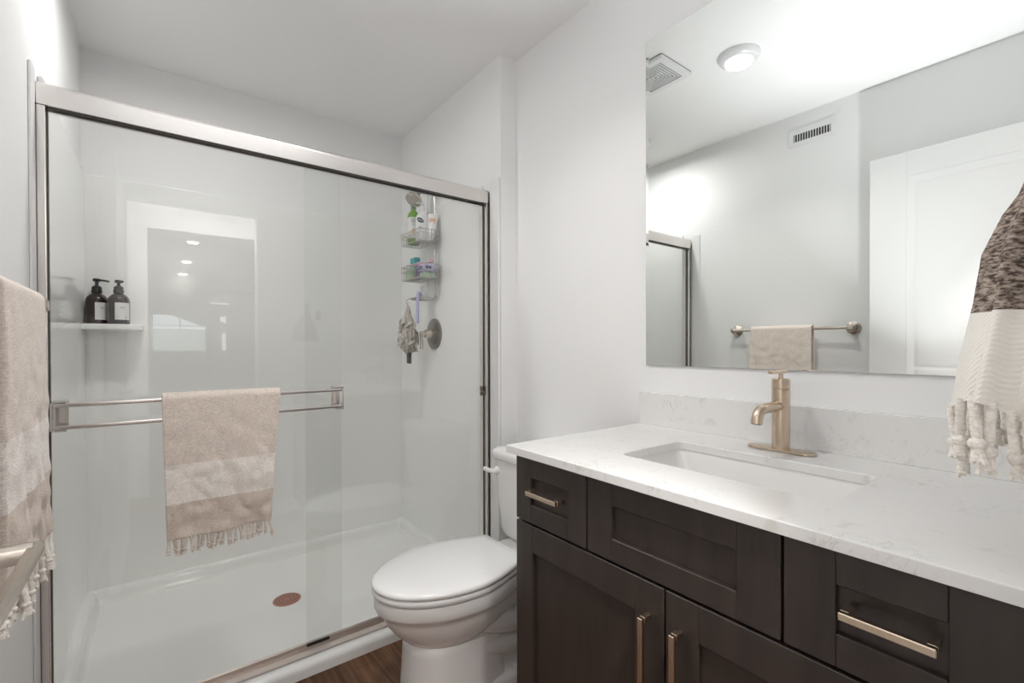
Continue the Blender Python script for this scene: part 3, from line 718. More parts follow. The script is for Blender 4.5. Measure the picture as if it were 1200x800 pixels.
# mirror with a narrow bevelled edge
mi = thing('wall_mirror', 'large frameless wall mirror above the vanity backsplash', 'mirror', (XW, 0.513, 1.065))
MX, my0, my1, mz0, mz1 = XW-0.006, 0.052, 0.976, 1.065, 2.149
bm = bmesh.new(); bw, bd = 0.010, 0.00026
def mr_(i, x): return [V(x, my0+i, mz0+i), V(x, my1-i, mz0+i), V(x, my1-i, mz1-i), V(x, my0+i, mz1-i)]
add_loft(bm, [mr_(0, XW-0.0005), mr_(0, MX-bd), mr_(bw, MX)], True, True)
obj('mirror_glass', bm, M['mirror'], mi, smooth=0)

# ================================================================ TOILET
TY = 1.375
to = thing('toilet', 'white porcelain toilet with closed lid between the vanity and shower', 'toilet', (0.9, TY, ZF))
def egg(xf, xb, hw, n=48, mx=0.56, back=0.62, p=2.0):
    """outline from the front (low x) round to the back, flat back with half-width back*hw"""
    L = xb-xf; side = []
    m_ = n//2
    for i in range(m_+1):
        s = i/m_
        t = 1-math.cos(s*PI/2*1.0) if False else s**1.6
        x = xf+L*t
        if t < mx: w = hw*(1-(1-t/mx)**p)**0.5
        else:
            q = (t-mx)/(1-mx); w = hw*(1-(1-back)*(q*q*(3-2*q)*0.55+0.45*q*q))
        side.append((x, w))
    return [(x, TY+w) for x, w in side]+[(x, TY-w) for x, w in reversed(side[1:])]
def lv_(o, z): return [V(x, y, ZF+z) for x, y in o]
bm = bmesh.new()
rings = [lv_(egg(0.612, 0.94, 0.128, mx=.45, back=.8, p=2.6), 0.0), lv_(egg(0.610, 0.94, 0.127, mx=.45, back=.8, p=2.6), 0.02), lv_(egg(0.618, 0.93, 0.120, mx=.45, back=.8, p=2.6), 0.12),
         lv_(egg(0.622, 0.925, 0.115, mx=.45, back=.8, p=2.5), 0.20), lv_(egg(0.624, 0.925, 0.113, mx=.45, back=.8, p=2.5), 0.222), lv_(egg(0.630, 0.925, 0.111, mx=.47, back=.8, p=2.4), 0.230),
         lv_(egg(0.618, 0.94, 0.122, mx=.5, back=.75), 0.236),
         lv_(egg(0.592, 0.97, 0.142, back=.7), 0.262), lv_(egg(0.568, 0.99, 0.157, back=.66), 0.292), lv_(egg(0.552, 1.01, 0.167, back=.64), 0.322), lv_(egg(0.546, 1.02, 0.172, back=.63), 0.342),
         lv_(egg(0.530, 1.03, 0.183), 0.350), lv_(egg(0.527, 1.03, 0.186), 0.358), lv_(egg(0.526, 1.03, 0.187), 0.385), lv_(egg(0.530, 1.03, 0.184), 0.394), lv_(egg(0.54, 1.03, 0.175), 0.397)]
add_loft(bm, rings)
obj('bowl', bm, M['porcelain'], to, smooth=50)
# trapway body, base flange and rear deck
bm = bmesh.new()
def blk(x0, x1, hw, z, r=0.04): return [V(p[0], p[1], ZF+z) for p in rounded_rect(x0, TY-hw, x1, TY+hw, r, 6)]
add_loft(bm, [blk(0.86, 1.235, 0.128, 0.0), blk(0.86, 1.235, 0.128, 0.035), blk(0.86, 1.228, 0.120, 0.045), blk(0.87, 1.20, 0.075, 0.062), blk(0.88, 1.19, 0.068, 0.20), blk(0.88, 1.22, 0.075, 0.30), blk(0.90, 1.27, 0.105, 0.345), blk(0.92, 1.285, 0.125, 0.365), blk(0.94, 1.285, 0.125, 0.388), blk(0.95, 1.28, 0.120, 0.394)])
for s in (-1, 1):
    add_tube(bm, [(0.84, TY+s*0.085, ZF+0.265), (0.92, TY+s*0.088, ZF+0.235), (1.00, TY+s*0.085, ZF+0.215), (1.075, TY+s*0.080, ZF+0.245), (1.12, TY+s*0.075, ZF+0.31), (1.13, TY+s*0.07, ZF+0.36)], 0.040, 16, 6)
    add_tube(bm, [(0.86, TY+s*0.070, ZF+0.165), (0.95, TY+s*0.072, ZF+0.140), (1.05, TY+s*0.07, ZF+0.135), (1.13, TY+s*0.065, ZF+0.17), (1.18, TY+s*0.06, ZF+0.24), (1.19, TY+s*0.055, ZF+0.31)], 0.036, 16, 6)
obj('trapway', bm, M['porcelain'], to, smooth=50)
for s in (-1, 1):
    bm = bmesh.new(); add_lathe(bm, (0.985, TY+s*0.102, ZF+0.044), (0, 0, 1), [(0, 0.015), (0.012, 0.014), (0.018, 0.010), (0.020, 0.0)], 20, True, False); obj('bolt_cap', bm, M['plastic'], to)
# seat ring and lid
bm = bmesh.new()
so = egg(0.523, 1.015, 0.186, back=.66); si = egg(0.60, 0.90, 0.110, back=.5)
rings = [lv_(so, 0.401), lv_(egg(0.520, 1.015, 0.188, back=.66), 0.406), lv_(egg(0.520, 1.015, 0.188, back=.66), 0.414), lv_(egg(0.524, 1.013, 0.185, back=.66), 0.418), lv_(si, 0.418), lv_(si, 0.401), lv_(so, 0.401)]
add_loft(bm, rings, False, False); bmesh.ops.remove_doubles(bm, verts=bm.verts[:], dist=1e-6)
se = obj('seat', bm, M['plastic'], to, smooth=50)
bm = bmesh.new()
rings = [lv_(egg(0.528, 1.012, 0.182, back=.66), 0.4205), lv_(egg(0.521, 1.018, 0.187, back=.66), 0.4225), lv_(egg(0.519, 1.020, 0.188, back=.66), 0.428), lv_(egg(0.522, 1.018, 0.186, back=.66), 0.434), lv_(egg(0.532, 1.012, 0.178, back=.66), 0.438), lv_(egg(0.58, 0.98, 0.14, back=.66), 0.4415), lv_(egg(0.66, 0.93, 0.08, back=.66), 0.443)]
add_loft(bm, rings); obj('lid', bm, M['plastic'], to, smooth=60)
for s in (-1, 1):
    bm = bmesh.new(); add_tube(bm, [(1.028, TY+s*0.075-0.02, ZF+0.412), (1.028, TY+s*0.075+0.02, ZF+0.412)], 0.012, 16); add_box(bm, (1.018, TY+s*0.075-0.018, ZF+0.396), (1.050, TY+s*0.075+0.018, ZF+0.410), 0.003); obj('hinge', bm, M['plastic'], to)
# tank
bm = bmesh.new()
def tk(x0, x1, hw, z, r=0.035): return [V(p[0], p[1], ZF+z) for p in rounded_rect(x0, TY-hw, x1, TY+hw, r, 8)]
add_loft(bm, [tk(1.135, 1.29, 0.155, 0.395), tk(1.122, 1.30, 0.172, 0.402), tk(1.115, 1.303, 0.182, 0.43), tk(1.103, 1.304, 0.196, 0.60), tk(1.098, 1.305, 0.200, 0.708)])
ta = obj('tank', bm, M['porcelain'], to, smooth=50)
bm = bmesh.new()
add_loft(bm, [tk(1.094, 1.306, 0.204, 0.709), tk(1.088, 1.309, 0.210, 0.716), tk(1.086, 1.310, 0.212, 0.735), tk(1.090, 1.309, 0.209, 0.746), tk(1.105, 1.300, 0.196, 0.754), tk(1.14, 1.27, 0.16, 0.757)])
obj('tank_lid', bm, M['porcelain'], to, smooth=60)
bm = bmesh.new()
add_lathe(bm, (1.1035, TY+0.168, ZF+0.662), (-1, 0, 0), [(0, 0.018), (0.006, 0.018), (0.012, 0.014), (0.016, 0.010)], 20)
add_tube(bm, [(1.090, TY+0.168, ZF+0.662), (1.078, TY+0.172, ZF+0.663), (1.070, TY+0.185, ZF+0.665), (1.068, TY+0.210, ZF+0.667)], 0.0095, 12, 5)
obj('flush_lever', bm, M['plastic'], ta)

# ================================================================ SHOWER FITTINGS
PW = SX1      # face of the right-hand shower wall
PWA = PW-0.0006
sf = thing('showerhead', 'brushed nickel shower head on a bent arm high on the shower wall', 'shower head', (PWA, 2.325, 2.0))
bm = bmesh.new(); add_tube(bm, [(PWA, 2.325, 2.000), (PWA-0.045, 2.325, 2.000), (PWA-0.075, 2.325, 1.985), (PWA-0.092, 2.323, 1.966)], 0.0085, 14, 6)
add_lathe(bm, (PWA, 2.325, 2.000), (-1, 0, 0), [(0, 0.028), (0.004, 0.028), (0.008, 0.020), (0.009, 0.009)], 24); obj('arm', bm, M['nickel'], sf)
bm = bmesh.new()
hax = V(-0.62, -0.18, -1)
add_lathe(bm, (PWA-0.088, 2.3235, 1.969), hax, [(0, 0.012), (0.006, 0.015), (0.018, 0.016), (0.024, 0.020), (0.048, 0.042), (0.058, 0.046), (0.066, 0.046), (0.069, 0.043), (0.0665, 0.040), (0.0666, 0.0)], 36, True, False)
h_ = obj('head', bm, M['nickel'], sf)
bm = bmesh.new()
hx = hax.normalized(); ha, hb = frame_of(hx); hc = V(PWA-0.088, 2.3235, 1.969)+hx*0.0668
for rad_, k in ((0.012, 6), (0.023, 11), (0.033, 16)):
    for i in range(k):
        a = 2*PI*i/k; add_lathe(bm, hc+(ha*math.cos(a)+hb*math.sin(a))*rad_, hx, [(0, 0.0022), (0.0015, 0.0016)], 6)
obj('nozzles', bm, M['rubber'], h_)

vl = thing('shower_valve', 'nickel shower valve with round plate and lever on the shower wall', 'shower valve', (PWA, 2.312, 1.198))
bm = bmesh.new(); add_lathe(bm, (PWA, 2.312, 1.198), (-1, 0, 0), [(0, 0.086), (0.004, 0.086), (0.007, 0.080), (0.011, 0.060), (0.013, 0.034), (0.0135, 0.0)], 44, True, False); obj('escutcheon', bm, M['darknickel'], vl)
bm = bmesh.new(); add_lathe(bm, (PWA-0.013, 2.312, 1.198), (-1, 0, 0), [(0, 0.026), (0.02, 0.025), (0.045, 0.022), (0.050, 0.012), (0.070, 0.011), (0.074, 0.008)], 28)
hb_ = obj('hub', bm, M['nickel'], vl)
bm = bmesh.new(); add_tube(bm, [(PWA-0.078, 2.312, 1.212), (PWA-0.079, 2.312, 1.19), (PWA-0.080, 2.310, 1.15), (PWA-0.080, 2.309, 1.115)], 0.008, 12, 4, radii=[0.010, 0.0075, 0.0075, 0.008]); obj('lever', bm, M['nickel'], hb_)

# caddy
cdx0, cdx1, cdy0, cdy1 = 1.092, 1.210, 2.222, 2.450
ca = thing('shower_caddy', 'nickel wire shower caddy with two baskets hanging from the shower arm', 'shower caddy', (1.2, 2.33, 1.38))
bm = bmesh.new()
for y in (2.285, 2.368):
    add_tube(bm, [(1.214, y, 1.395), (1.214, y, 1.60), (1.214, y, 1.91), (1.208, y+(2.326-y)*0.35, 1.99), (1.196, y+(2.326-y)*0.75, 2.017)], 0.0022, 7, 4)
add_tube(bm, [(1.196, 2.317, 2.017), (1.19, 2.325, 2.025), (1.196, 2.337, 2.017)], 0.0026, 7, 5)
# curled tail of the frame
add_tube(bm, [(1.212, 2.285, 1.70), (1.208, 2.265, 1.665), (1.214, 2.250, 1.62), (1.214, 2.25, 1.42), (1.208, 2.262, 1.398), (1.212, 2.285, 1.41)], 0.002, 7, 5)
obj('frame', bm, M['wire'], ca)
def basket(z0, z1, flare):
    bm = bmesh.new()
    def loop(z, e, r=0.012):
        return [V(p[0], p[1], z) for p in rounded_rect(cdx0-e+0.006*0, cdy0-e, cdx1, cdy1+e, r, 4)]
    add_tube(bm, loop(z1, flare), 0.0024, 7, 0, True); add_tube(bm, loop((z0+z1)/2+0.008, flare*0.6), 0.0016, 6, 0, True); add_tube(bm, loop(z0, 0), 0.0022, 7, 0, True)
    k = 14
    for i in range(k+1):
        y = cdy0+0.006+(cdy1-cdy0-0.012)*i/k
        add_tube(bm, [(cdx0-flare, y, z1), (cdx0, y, z0), (cdx1, y, z0), (cdx1, y, z1)], 0.0013, 5)
    for i in range(1, 7):
        x = cdx0+(cdx1-cdx0)*i/7
        for ye, s in ((cdy0, -1), (cdy1, 1)): add_tube(bm, [(x, ye+s*flare, z1), (x, ye, z0)], 0.0013, 5)
    obj('basket', bm, M['wire'], ca, smooth=60)
basket(1.690, 1.748, 0.004); basket(1.495, 1.568, 0.003)
bm = bmesh.new()   # soap tray
add_tube(bm, [V(p[0], p[1], 1.392) for p in rounded_rect(1.105, 2.270, 1.214, 2.385, 0.02, 5)], 0.0022, 7, 0, True)
for i in range(9):
    y = 2.280+0.095*i/8; add_tube(bm, [(1.105, y, 1.392), (1.125, y, 1.384), (1.20, y, 1.384), (1.214, y, 1.392)], 0.0014, 5)
add_tube(bm, [(1.105, 2.375, 1.392), (1.095, 2.385, 1.384), (1.092, 2.39, 1.372), (1.098, 2.392, 1.362), (1.104, 2.388, 1.370)], 0.0018, 6, 4)
obj('soap_tray', bm, M['wire'], ca, smooth=60)

# things in the caddy
ZB1, ZB2 = 1.6925, 1.4975
def bottle_profile(r, hb, sh, rn, hn): return [(0, r*0.94), (0.003, r), (hb, r), (hb+sh*0.35, r*0.92), (hb+sh*0.75, r*0.62), (hb+sh, rn), (hb+sh+hn, rn)]
cx_, cy_ = 1.135, 2.385
b1 = thing('shampoo_bottle', 'lime green topped shampoo bottle standing in the upper caddy basket', 'bottle', (cx_, cy_, ZB1))
bm = bmesh.new(); add_lathe(bm, (cx_, cy_, ZB1), (0, 0, 1), bottle_profile(0.033, 0.155, 0.035, 0.013, 0.004), 30); obj('body', bm, M['green'], b1)
bm = bmesh.new(); add_lathe(bm, (cx_, cy_, ZB1+0.03), (0, 0, 1), [(0, 0.0331), (0.0, 0.0336), (0.115, 0.0336), (0.115, 0.0331)], 30, False, False); lb_ = obj('label', bm, M['label'], b1)
bm = bmesh.new(); add_lathe(bm, (cx_, cy_, ZB1+0.194), (0, 0, 1), [(0, 0.0145), (0.024, 0.0145), (0.026, 0.012), (0.0262, 0)], 22, True, False); obj('cap', bm, pbr('grey cap', (0.25, 0.30, 0.24), 0.4), b1)
def arc_mark(c, r, a0, a1, z0, z1, mat, parent, name, n=6):
    bm = bmesh.new()
    lo = [V(c[0]+r*math.cos(a0+(a1-a0)*i/n), c[1]+r*math.sin(a0+(a1-a0)*i/n), z0) for i in range(n+1)]
    hi = [V(p.x, p.y, z1) for p in lo]
    add_loft(bm, [lo, hi], False, False, False); return obj(name, bm, mat, parent)
am = math.atan2(-cy_, -cx_)
bm = bmesh.new()
for zz, w, h in ((0.130, 0.40, 0.006), (0.118, 0.40, 0.006), (0.104, 0.25, 0.004)):
    for k in range(4):
        a0 = am-w+2*w*k/4; n_ = 3
        lo = [V(cx_+0.0340*math.cos(a0+2*w/4*0.7*i/n_), cy_+0.0340*math.sin(a0+2*w/4*0.7*i/n_), ZB1+zz) for i in range(n_+1)]
        add_loft(bm, [lo, [V(p.x, p.y, ZB1+zz+h) for p in lo]], False, False, False)
obj('label_print', bm, M['ink'], lb_)
arc_mark((cx_, cy_), 0.0340, am-0.25, am+0.25, ZB1+0.055, ZB1+0.080, M['peach'], lb_, 'label_picture')

cx_, cy_ = 1.142, 2.288
b2 = thing('lotion_pump_bottle', 'white pump bottle with black oval emblem in the upper caddy basket', 'bottle', (cx_, cy_, ZB1))
bm = bmesh.new(); add_lathe(bm, (cx_, cy_, ZB1), (0, 0, 1), bottle_profile(0.037, 0.120, 0.040, 0.013, 0.010), 30); obj('body', bm, M['white'], b2)
bm = bmesh.new(); add_lathe(bm, (cx_, cy_, ZB1+0.170), (0, 0, 1), [(0, 0.0145), (0.014, 0.0145), (0.016, 0.006), (0.030, 0.005), (0.031, 0.012), (0.042, 0.010), (0.0425, 0.0)], 22, True, False)
add_tube(bm, [(cx_, cy_, ZB1+0.207), (cx_-0.02, cy_, ZB1+0.207), (cx_-0.034, cy_, ZB1+0.202)], 0.004, 10, 3); obj('pump', bm, M['white'], b2)
am = math.atan2(-cy_, -cx_)+0.35*-1
bm = bmesh.new()
pts = []
for i in range(24):
    t = 2*PI*i/24; u_, z_ = 0.020*math.cos(t), 0.013*math.sin(t)+0.007*math.cos(t)*-1
    a = am+u_/0.0374; pts.append(V(cx_+0.0379*math.cos(a), cy_+0.0379*math.sin(a), ZB1+0.108+z_))
cv = bm.verts.new(V(cx_+0.0385*math.cos(am), cy_+0.0385*math.sin(am), ZB1+0.108)); pv_ = [bm.verts.new(p) for p in pts]
for i in range(24): bm.faces.new((cv, pv_[i], pv_[(i+1) % 24]))
em = obj('emblem', bm, M['blackink'], b2, label='black oval emblem')
bm = bmesh.new()
sq = []
for i in range(13):
    u_ = -0.013+0.026*i/12; a = am+u_/0.0374
    sq.append(V(cx_+0.0390*math.cos(a), cy_+0.0390*math.sin(a), ZB1+0.108-0.35*u_+0.0035*math.sin(i*1.9)))
add_tube(bm, sq, 0.0009, 5); obj('script_mark', bm, M['white'], em)
bm = bmesh.new()
for k, w in ((0, 0.5), (1, 0.5), (2, 0.3)):
    zz = ZB1+0.070-0.010*k; lo = [V(cx_+0.0374*math.cos(am-w/2+w*i/6), cy_+0.0374*math.sin(am-w/2+w*i/6), zz) for i in range(7)]
    add_loft(bm, [lo, [V(p.x, p.y, zz+0.003) for p in lo]], False, False, False)
obj('label_print', bm, M['ink'], b2)

b3 = thing('lotion_tube', 'white squeeze tube with peach print leaning at the caddy basket end', 'tube', (1.188, 2.232, ZB1))
bm = bmesh.new(); rings = []
n = 24
for z, w, t, x in ((0.0, 0.016, 0.014, 1.178), (0.022, 0.0165, 0.0145, 1.179), (0.0225, 0.022, 0.018, 1.179), (0.05, 0.026, 0.016, 1.181), (0.10, 0.029, 0.009, 1.185), (0.135, 0.031, 0.003, 1.189), (0.148, 0.031, 0.0012, 1.190)):
    dv = V(0.80, -0.60, 0)
    nv = V(0.60, 0.80, 0)
    rings.append([V(x-0.006, 2.246, ZB1+z+0.001)+dv*(0.84*w*math.cos(2*PI*i/n))+nv*(t*math.sin(2*PI*i/n)) for i in range(n)])
add_loft(bm, rings); obj('body', bm, M['white'], b3)
bm = bmesh.new()
def tp(u_, z, off): 
    f = z/0.148; t = 0.018+(0.0012-0.018)*f; x = 1.179+0.011*f
    return V(x-0.006, 2.246, ZB1+z+0.001)+V(0.80, -0.60, 0)*u_-V(0.60, 0.80, 0)*(t*math.sqrt(max(0, 1-(u_/0.03)**2))+off)
lo = [tp(-0.016+0.032*i/6, 0.085, 0.0022) for i in range(7)]; mi_ = [tp(-0.016+0.032*i/6, 0.105, 0.0030) for i in range(7)]; hi = [tp(-0.016+0.032*i/6, 0.122, 0.0022) for i in range(7)]
add_loft(bm, [lo, mi_, hi], False, False, False); obj('print', bm, M['peach'], b3)

cx_, cy_ = 1.150, 2.395
b4 = thing('teal_carton', 'teal bottle pack standing in the lower caddy basket', 'pack', (cx_, cy_, ZB2))
bm = bmesh.new(); add_box(bm, (cx_-0.018, cy_-0.030, ZB2), (cx_+0.018, cy_+0.030, ZB2+0.125), 0.004); obj('body', bm, M['teal'], b4)
bm = bmesh.new(); add_box(bm, (cx_-0.0185, cy_-0.020, ZB2+0.030), (cx_-0.0179, cy_+0.022, ZB2+0.070)); obj('label', bm, M['mint'], b4)
bm = bmesh.new(); add_box(bm, (1.100, 2.335, ZB2), (1.128, 2.425, ZB2+0.052), 0.006, 3); add_box(bm, (1.0992, 2.35, ZB2+0.015), (1.1, 2.41, ZB2+0.035))
tag(obj('soap_box', bm, M['mint'], origin=(1.114, 2.38, ZB2)), 'mint green soap box lying at the front of the lower caddy basket', 'soap box')
bm = bmesh.new(); add_box(bm, (1.134, 2.325, ZB2), (1.164, 2.360, ZB2+0.075), 0.010, 3); add_box(bm, (1.138, 2.33, ZB2+0.075), (1.160, 2.355, ZB2+0.092), 0.005, 2)
tag(obj('purple_jar', bm, M['purple'], origin=(1.149, 2.34, ZB2)), 'small purple pot beside the teal pack in the lower basket', 'pot')
b5 = thing('wipes_pack', 'lilac soft pack with navy print at the right end of the lower basket', 'pack', (1.165, 2.268, ZB2))
bm = bmesh.new(); add_box(bm, (1.118, 2.232, ZB2+0.030), (1.204, 2.312, ZB2+0.072), 0.014, 4); obj('body', bm, M['lilac'], b5)
bm = bmesh.new(); add_box(bm, (1.128, 2.2316, ZB2+0.042), (1.165, 2.2322, ZB2+0.060)); add_box(bm, (1.1176, 2.25, ZB2+0.044), (1.1182, 2.295, ZB2+0.060)); obj('print', bm, M['navy'], b5)
bm = bmesh.new(); add_box(bm, (1.130, 2.240, ZB2), (1.200, 2.305, ZB2+0.029), 0.006, 3)
tag(obj('soap_bar', bm, M['mint'], origin=(1.165, 2.27, ZB2)), 'pale green soap bar under the lilac pack in the lower basket', 'soap')
bm = bmesh.new(); add_tube(bm, [(1.10, 2.40, 1.574), (1.14, 2.34, 1.578), (1.19, 2.25, 1.590)], 0.0055, 10, 4)
tag(obj('razor_handle', bm, M['pink'], origin=(1.14, 2.34, 1.578)), 'pink stick lying across the lower caddy basket rim', 'razor')
# scrub brush hanging from the soap tray
br = thing('scrub_brush', 'white scrub brush with lilac handle hanging from the caddy soap tray', 'brush', (1.15, 2.27, 1.25))
bm = bmesh.new(); add_lathe(bm, (1.150, 2.325, 1.3955), (0, 0, 1), [(0, 0.034), (0.010, 0.037), (0.020, 0.034), (0.030, 0.020), (0.033, 0.0)], 28, True, False); obj('head', bm, M['white'], br)
bm = bmesh.new(); add_lathe(bm, (1.150, 2.325, 1.420), (0, 0, 1), [(0, 0.010), (0.02, 0.012), (0.035, 0.010), (0.040, 0.004)], 16); obj('bristles', bm, M['bristle'], br)
bm = bmesh.new(); add_tube(bm, [(1.134, 2.296, 1.408), (1.112, 2.266, 1.412), (1.096, 2.254, 1.400), (1.092, 2.250, 1.33), (1.090, 2.247, 1.25)], 0.0085, 12, 5); obj('handle', bm, M['lilac'], br)
# bath net sponge
bn = thing('bath_sponge', 'taupe net bath sponge with black strap hanging below the caddy', 'bath sponge', (1.105, 2.375, 1.10))
bm = bmesh.new(); rings = []; n = 72
prof = [(1.352, 0.004), (1.338, 0.010), (1.32, 0.018), (1.30, 0.023), (1.275, 0.031), (1.25, 0.037), (1.22, 0.043), (1.19, 0.046), (1.16, 0.046), (1.13, 0.040), (1.105, 0.028), (1.092, 0.012)]
for li, (z, r) in enumerate(prof):
    rr_ = []
    for i in range(n):
        t = 2*PI*i/n
        f = 1+0.16*math.sin(9*t+z*30)+0.14*mnoise.noise(V(math.cos(t)*3, math.sin(t)*3, z*25))+0.10*math.sin(17*t-z*50)
        rr_.append(V(1.100+r*f*0.80*math.cos(t)-0.004*math.sin(z*40), 2.385+r*f*0.85*math.sin(t), z+0.006*math.sin(5*t+li)))
    rings.append(rr_)
add_loft(bm, rings); obj('net', bm, M['net'], bn, smooth=70)
for q in range(5):   # loose ruffles
    bm = bmesh.new(); a0 = 2.2+q*1.15
    row0, row1 = [], []
    for i in range(13):
        s = i/12; z = 1.30-0.16*s-0.01*q; r0 = 0.030+0.018*s; rw = 0.020+0.014*math.sin(s*PI)
        a = a0+0.35*math.sin(s*9+q)
        row0.append(V(1.100+r0*0.8*math.cos(a), 2.385+r0*0.85*math.sin(a), z)); row1.append(V(1.100+(r0+rw)*0.8*math.cos(a+0.25*math.sin(i*1.7)), 2.385+(r0+rw)*0.85*math.sin(a+0.25*math.sin(i*1.7)), z-0.012))
    add_loft(bm, [row0, row1], False, False, False)
    o = obj('ruffle', bm, M['net'], bn, smooth=80); sd = o.modifiers.new('thickness', 'SOLIDIFY'); sd.thickness = 0.003
bm = bmesh.new(); add_tube(bm, [(1.098, 2.385, 1.335), (1.094, 2.3885, 1.354), (1.098, 2.3905, 1.358), (1.102, 2.3885, 1.352), (1.102, 2.386, 1.335)], 0.002, 6, 4); obj('cord', bm, M['net'], bn)
bm = bmesh.new(); add_box(bm, (1.094, 2.356, 1.035), (1.108, 2.394, 1.095), 0.004, 3); obj('strap', bm, M['netblack'], bn, label='black end strap')

# amber bottles on the corner shelf
def pump_bottle(x, y, z, label, ang, lab_ang, pump_dz, r=0.0385):
    t = thing('soap_bottle', label, 'bottle', (x, y, z), 'dark pump bottles on the shower shelf')
    bm = bmesh.new(); add_lathe(bm, (x, y, z), (0, 0, 1), [(0, r*0.93), (0.004, r), (0.098, r), (0.108, r*0.97), (0.118, r*0.85), (0.127, r*0.64), (0.133, 0.0165), (0.138, 0.0155)], 40)
    obj('glass_body', bm, M['amber'], t, smooth=40)
    bm = bmesh.new(); add_lathe(bm, (x, y, z+0.1375), (0, 0, 1), [(0, 0.0185), (0.006, 0.019), (0.010, 0.0175), (0.024, 0.0165), (0.029, 0.010), (0.030, 0.0065), (0.030+pump_dz, 0.006), (0.031+pump_dz, 0.013), (0.041+pump_dz, 0.0135), (0.043+pump_dz, 0.011), (0.0432+pump_dz, 0)], 26, True, False)
    zt = z+0.1375+0.036+pump_dz; dx, dy = math.cos(ang), math.sin(ang)
    add_tube(bm, [(x, y, zt), (x+dx*0.020, y+dy*0.020, zt+0.001), (x+dx*0.042, y+dy*0.042, zt-0.003)], 0.0042, 10, 3)
    obj('pump', bm, M['black'], t)
    bm = bmesh.new(); n_ = 14; w = 0.72; R_ = r+0.0006
    lo = [V(x+R_*math.cos(lab_ang-w+2*w*i/n_), y+R_*math.sin(lab_ang-w+2*w*i/n_), z+0.018) for i in range(n_+1)]
    add_loft(bm, [lo, [V(p.x, p.y, z+0.092) for p in lo]], False, False, False)
    l_ = obj('label', bm, M['label'], t, label='white paper label')
    R_ += 0.0003
    for nm, rows in (('label_title', ((0.070, -0.05, 0.42, 0.003), (0.064, -0.05, 0.36, 0.0015))), ('label_footer', ((0.028, 0.30, 0.20, 0.003), (0.024, 0.30, 0.20, 0.0012)))):
        bm = bmesh.new()
        for zz, a0, w_, h in rows:
            lo = [V(x+R_*math.cos(lab_ang+a0-w_/2+w_*i/6), y+R_*math.sin(lab_ang+a0-w_/2+w_*i/6), z+zz) for i in range(7)]
            add_loft(bm, [lo, [V(p.x, p.y, z+zz+h) for p in lo]], False, False, False)
        obj(nm, bm, M['ink'], l_)
SZ = 1.2288
pump_bottle(-0.2095, 2.702, SZ, 'left dark pump bottle, nearer the corner wall, spout pointing right', 0.0, -0.95, 0.017)
pump_bottle(-0.1345, 2.660, SZ, 'right dark pump bottle, nearer the open end of the shelf', -1.2, -1.15, 0.012)

# ================================================================ CEILING AND WALL FIXTURES
def recessed(x, y, label):
  rl = thing('recessed_light', label, 'ceiling light', (x, y, ZC))
  bm = bmesh.new(); add_lathe(bm, (x, y, ZC), (0, 0, -1), [(0, 0.088), (0.010, 0.088), (0.022, 0.080), (0.030, 0.066), (0.030, 0.058), (0.024, 0.057), (0.024, 0.0)], 48, True, False); obj('trim_ring', bm, M['white'], rl)
  bm = bmesh.new(); add_lathe(bm, (x, y, ZC-0.0245), (0, 0, -1), [(0, 0.0565), (0.006, 0.0565), (0.009, 0.05), (0.010, 0.0)], 40, True, False); obj('lens', bm, M['lens'], rl)
recessed(0.532, 1.056, 'round lit ceiling downlight with white trim ring seen in the mirror')
recessed(0.13, 1.91, 'added unseen ceiling downlight brightening the shower')  # made-up fixture for the added shower light, out of view

ef = thing('exhaust_fan', 'square white ceiling exhaust fan grille with concentric slots', 'exhaust fan', (0.71, 1.372, ZC))
bm = bmesh.new(); ex0, ex1, ey0, ey1 = 0.592, 0.828, 1.254, 1.490
add_box(bm, (ex0, ey0, ZC-0.004), (ex1, ey1, ZC-0.0005), 0.001); obj('back_plate', bm, M['dark'], ef)
bm = bmesh.new()
def sqring(i0, i1, z0, z1):
    for lo, hi in (((ex0+i0, ey0+i0), (ex0+i1, ey1-i0)), ((ex1-i1, ey0+i0), (ex1-i0, ey1-i0)), ((ex0+i1, ey0+i0), (ex1-i1, ey0+i1)), ((ex0+i1, ey1-i1), (ex1-i1, ey1-i0))):
        add_box(bm, (*lo, z0), (*hi, z1), 0.001, 1)
sqring(0.0, 0.030, ZC-0.020, ZC-0.003); fr_ = obj('grille_frame', bm, M['white'], ef)
bm = bmesh.new()
for k in range(6): sqring(0.037+0.013*k, 0.037+0.013*k+0.0062, ZC-0.018, ZC-0.008)
add_box(bm, (ex0+0.114, ey0+0.114, ZC-0.018), (ex1-0.114, ey1-0.114, ZC-0.008)) if False else None
for s in (-1, 1):
    for k in range(2): pass
add_box(bm, ((ex0+ex1)/2-0.003, ey0+0.028, ZC-0.012), ((ex0+ex1)/2+0.003, ey1-0.028, ZC-0.005)); add_box(bm, (ex0+0.028, (ey0+ey1)/2-0.003, ZC-0.012), (ex1-0.028, (ey0+ey1)/2+0.003, ZC-0.005))
obj('grille_bars', bm, M['white'], ef)

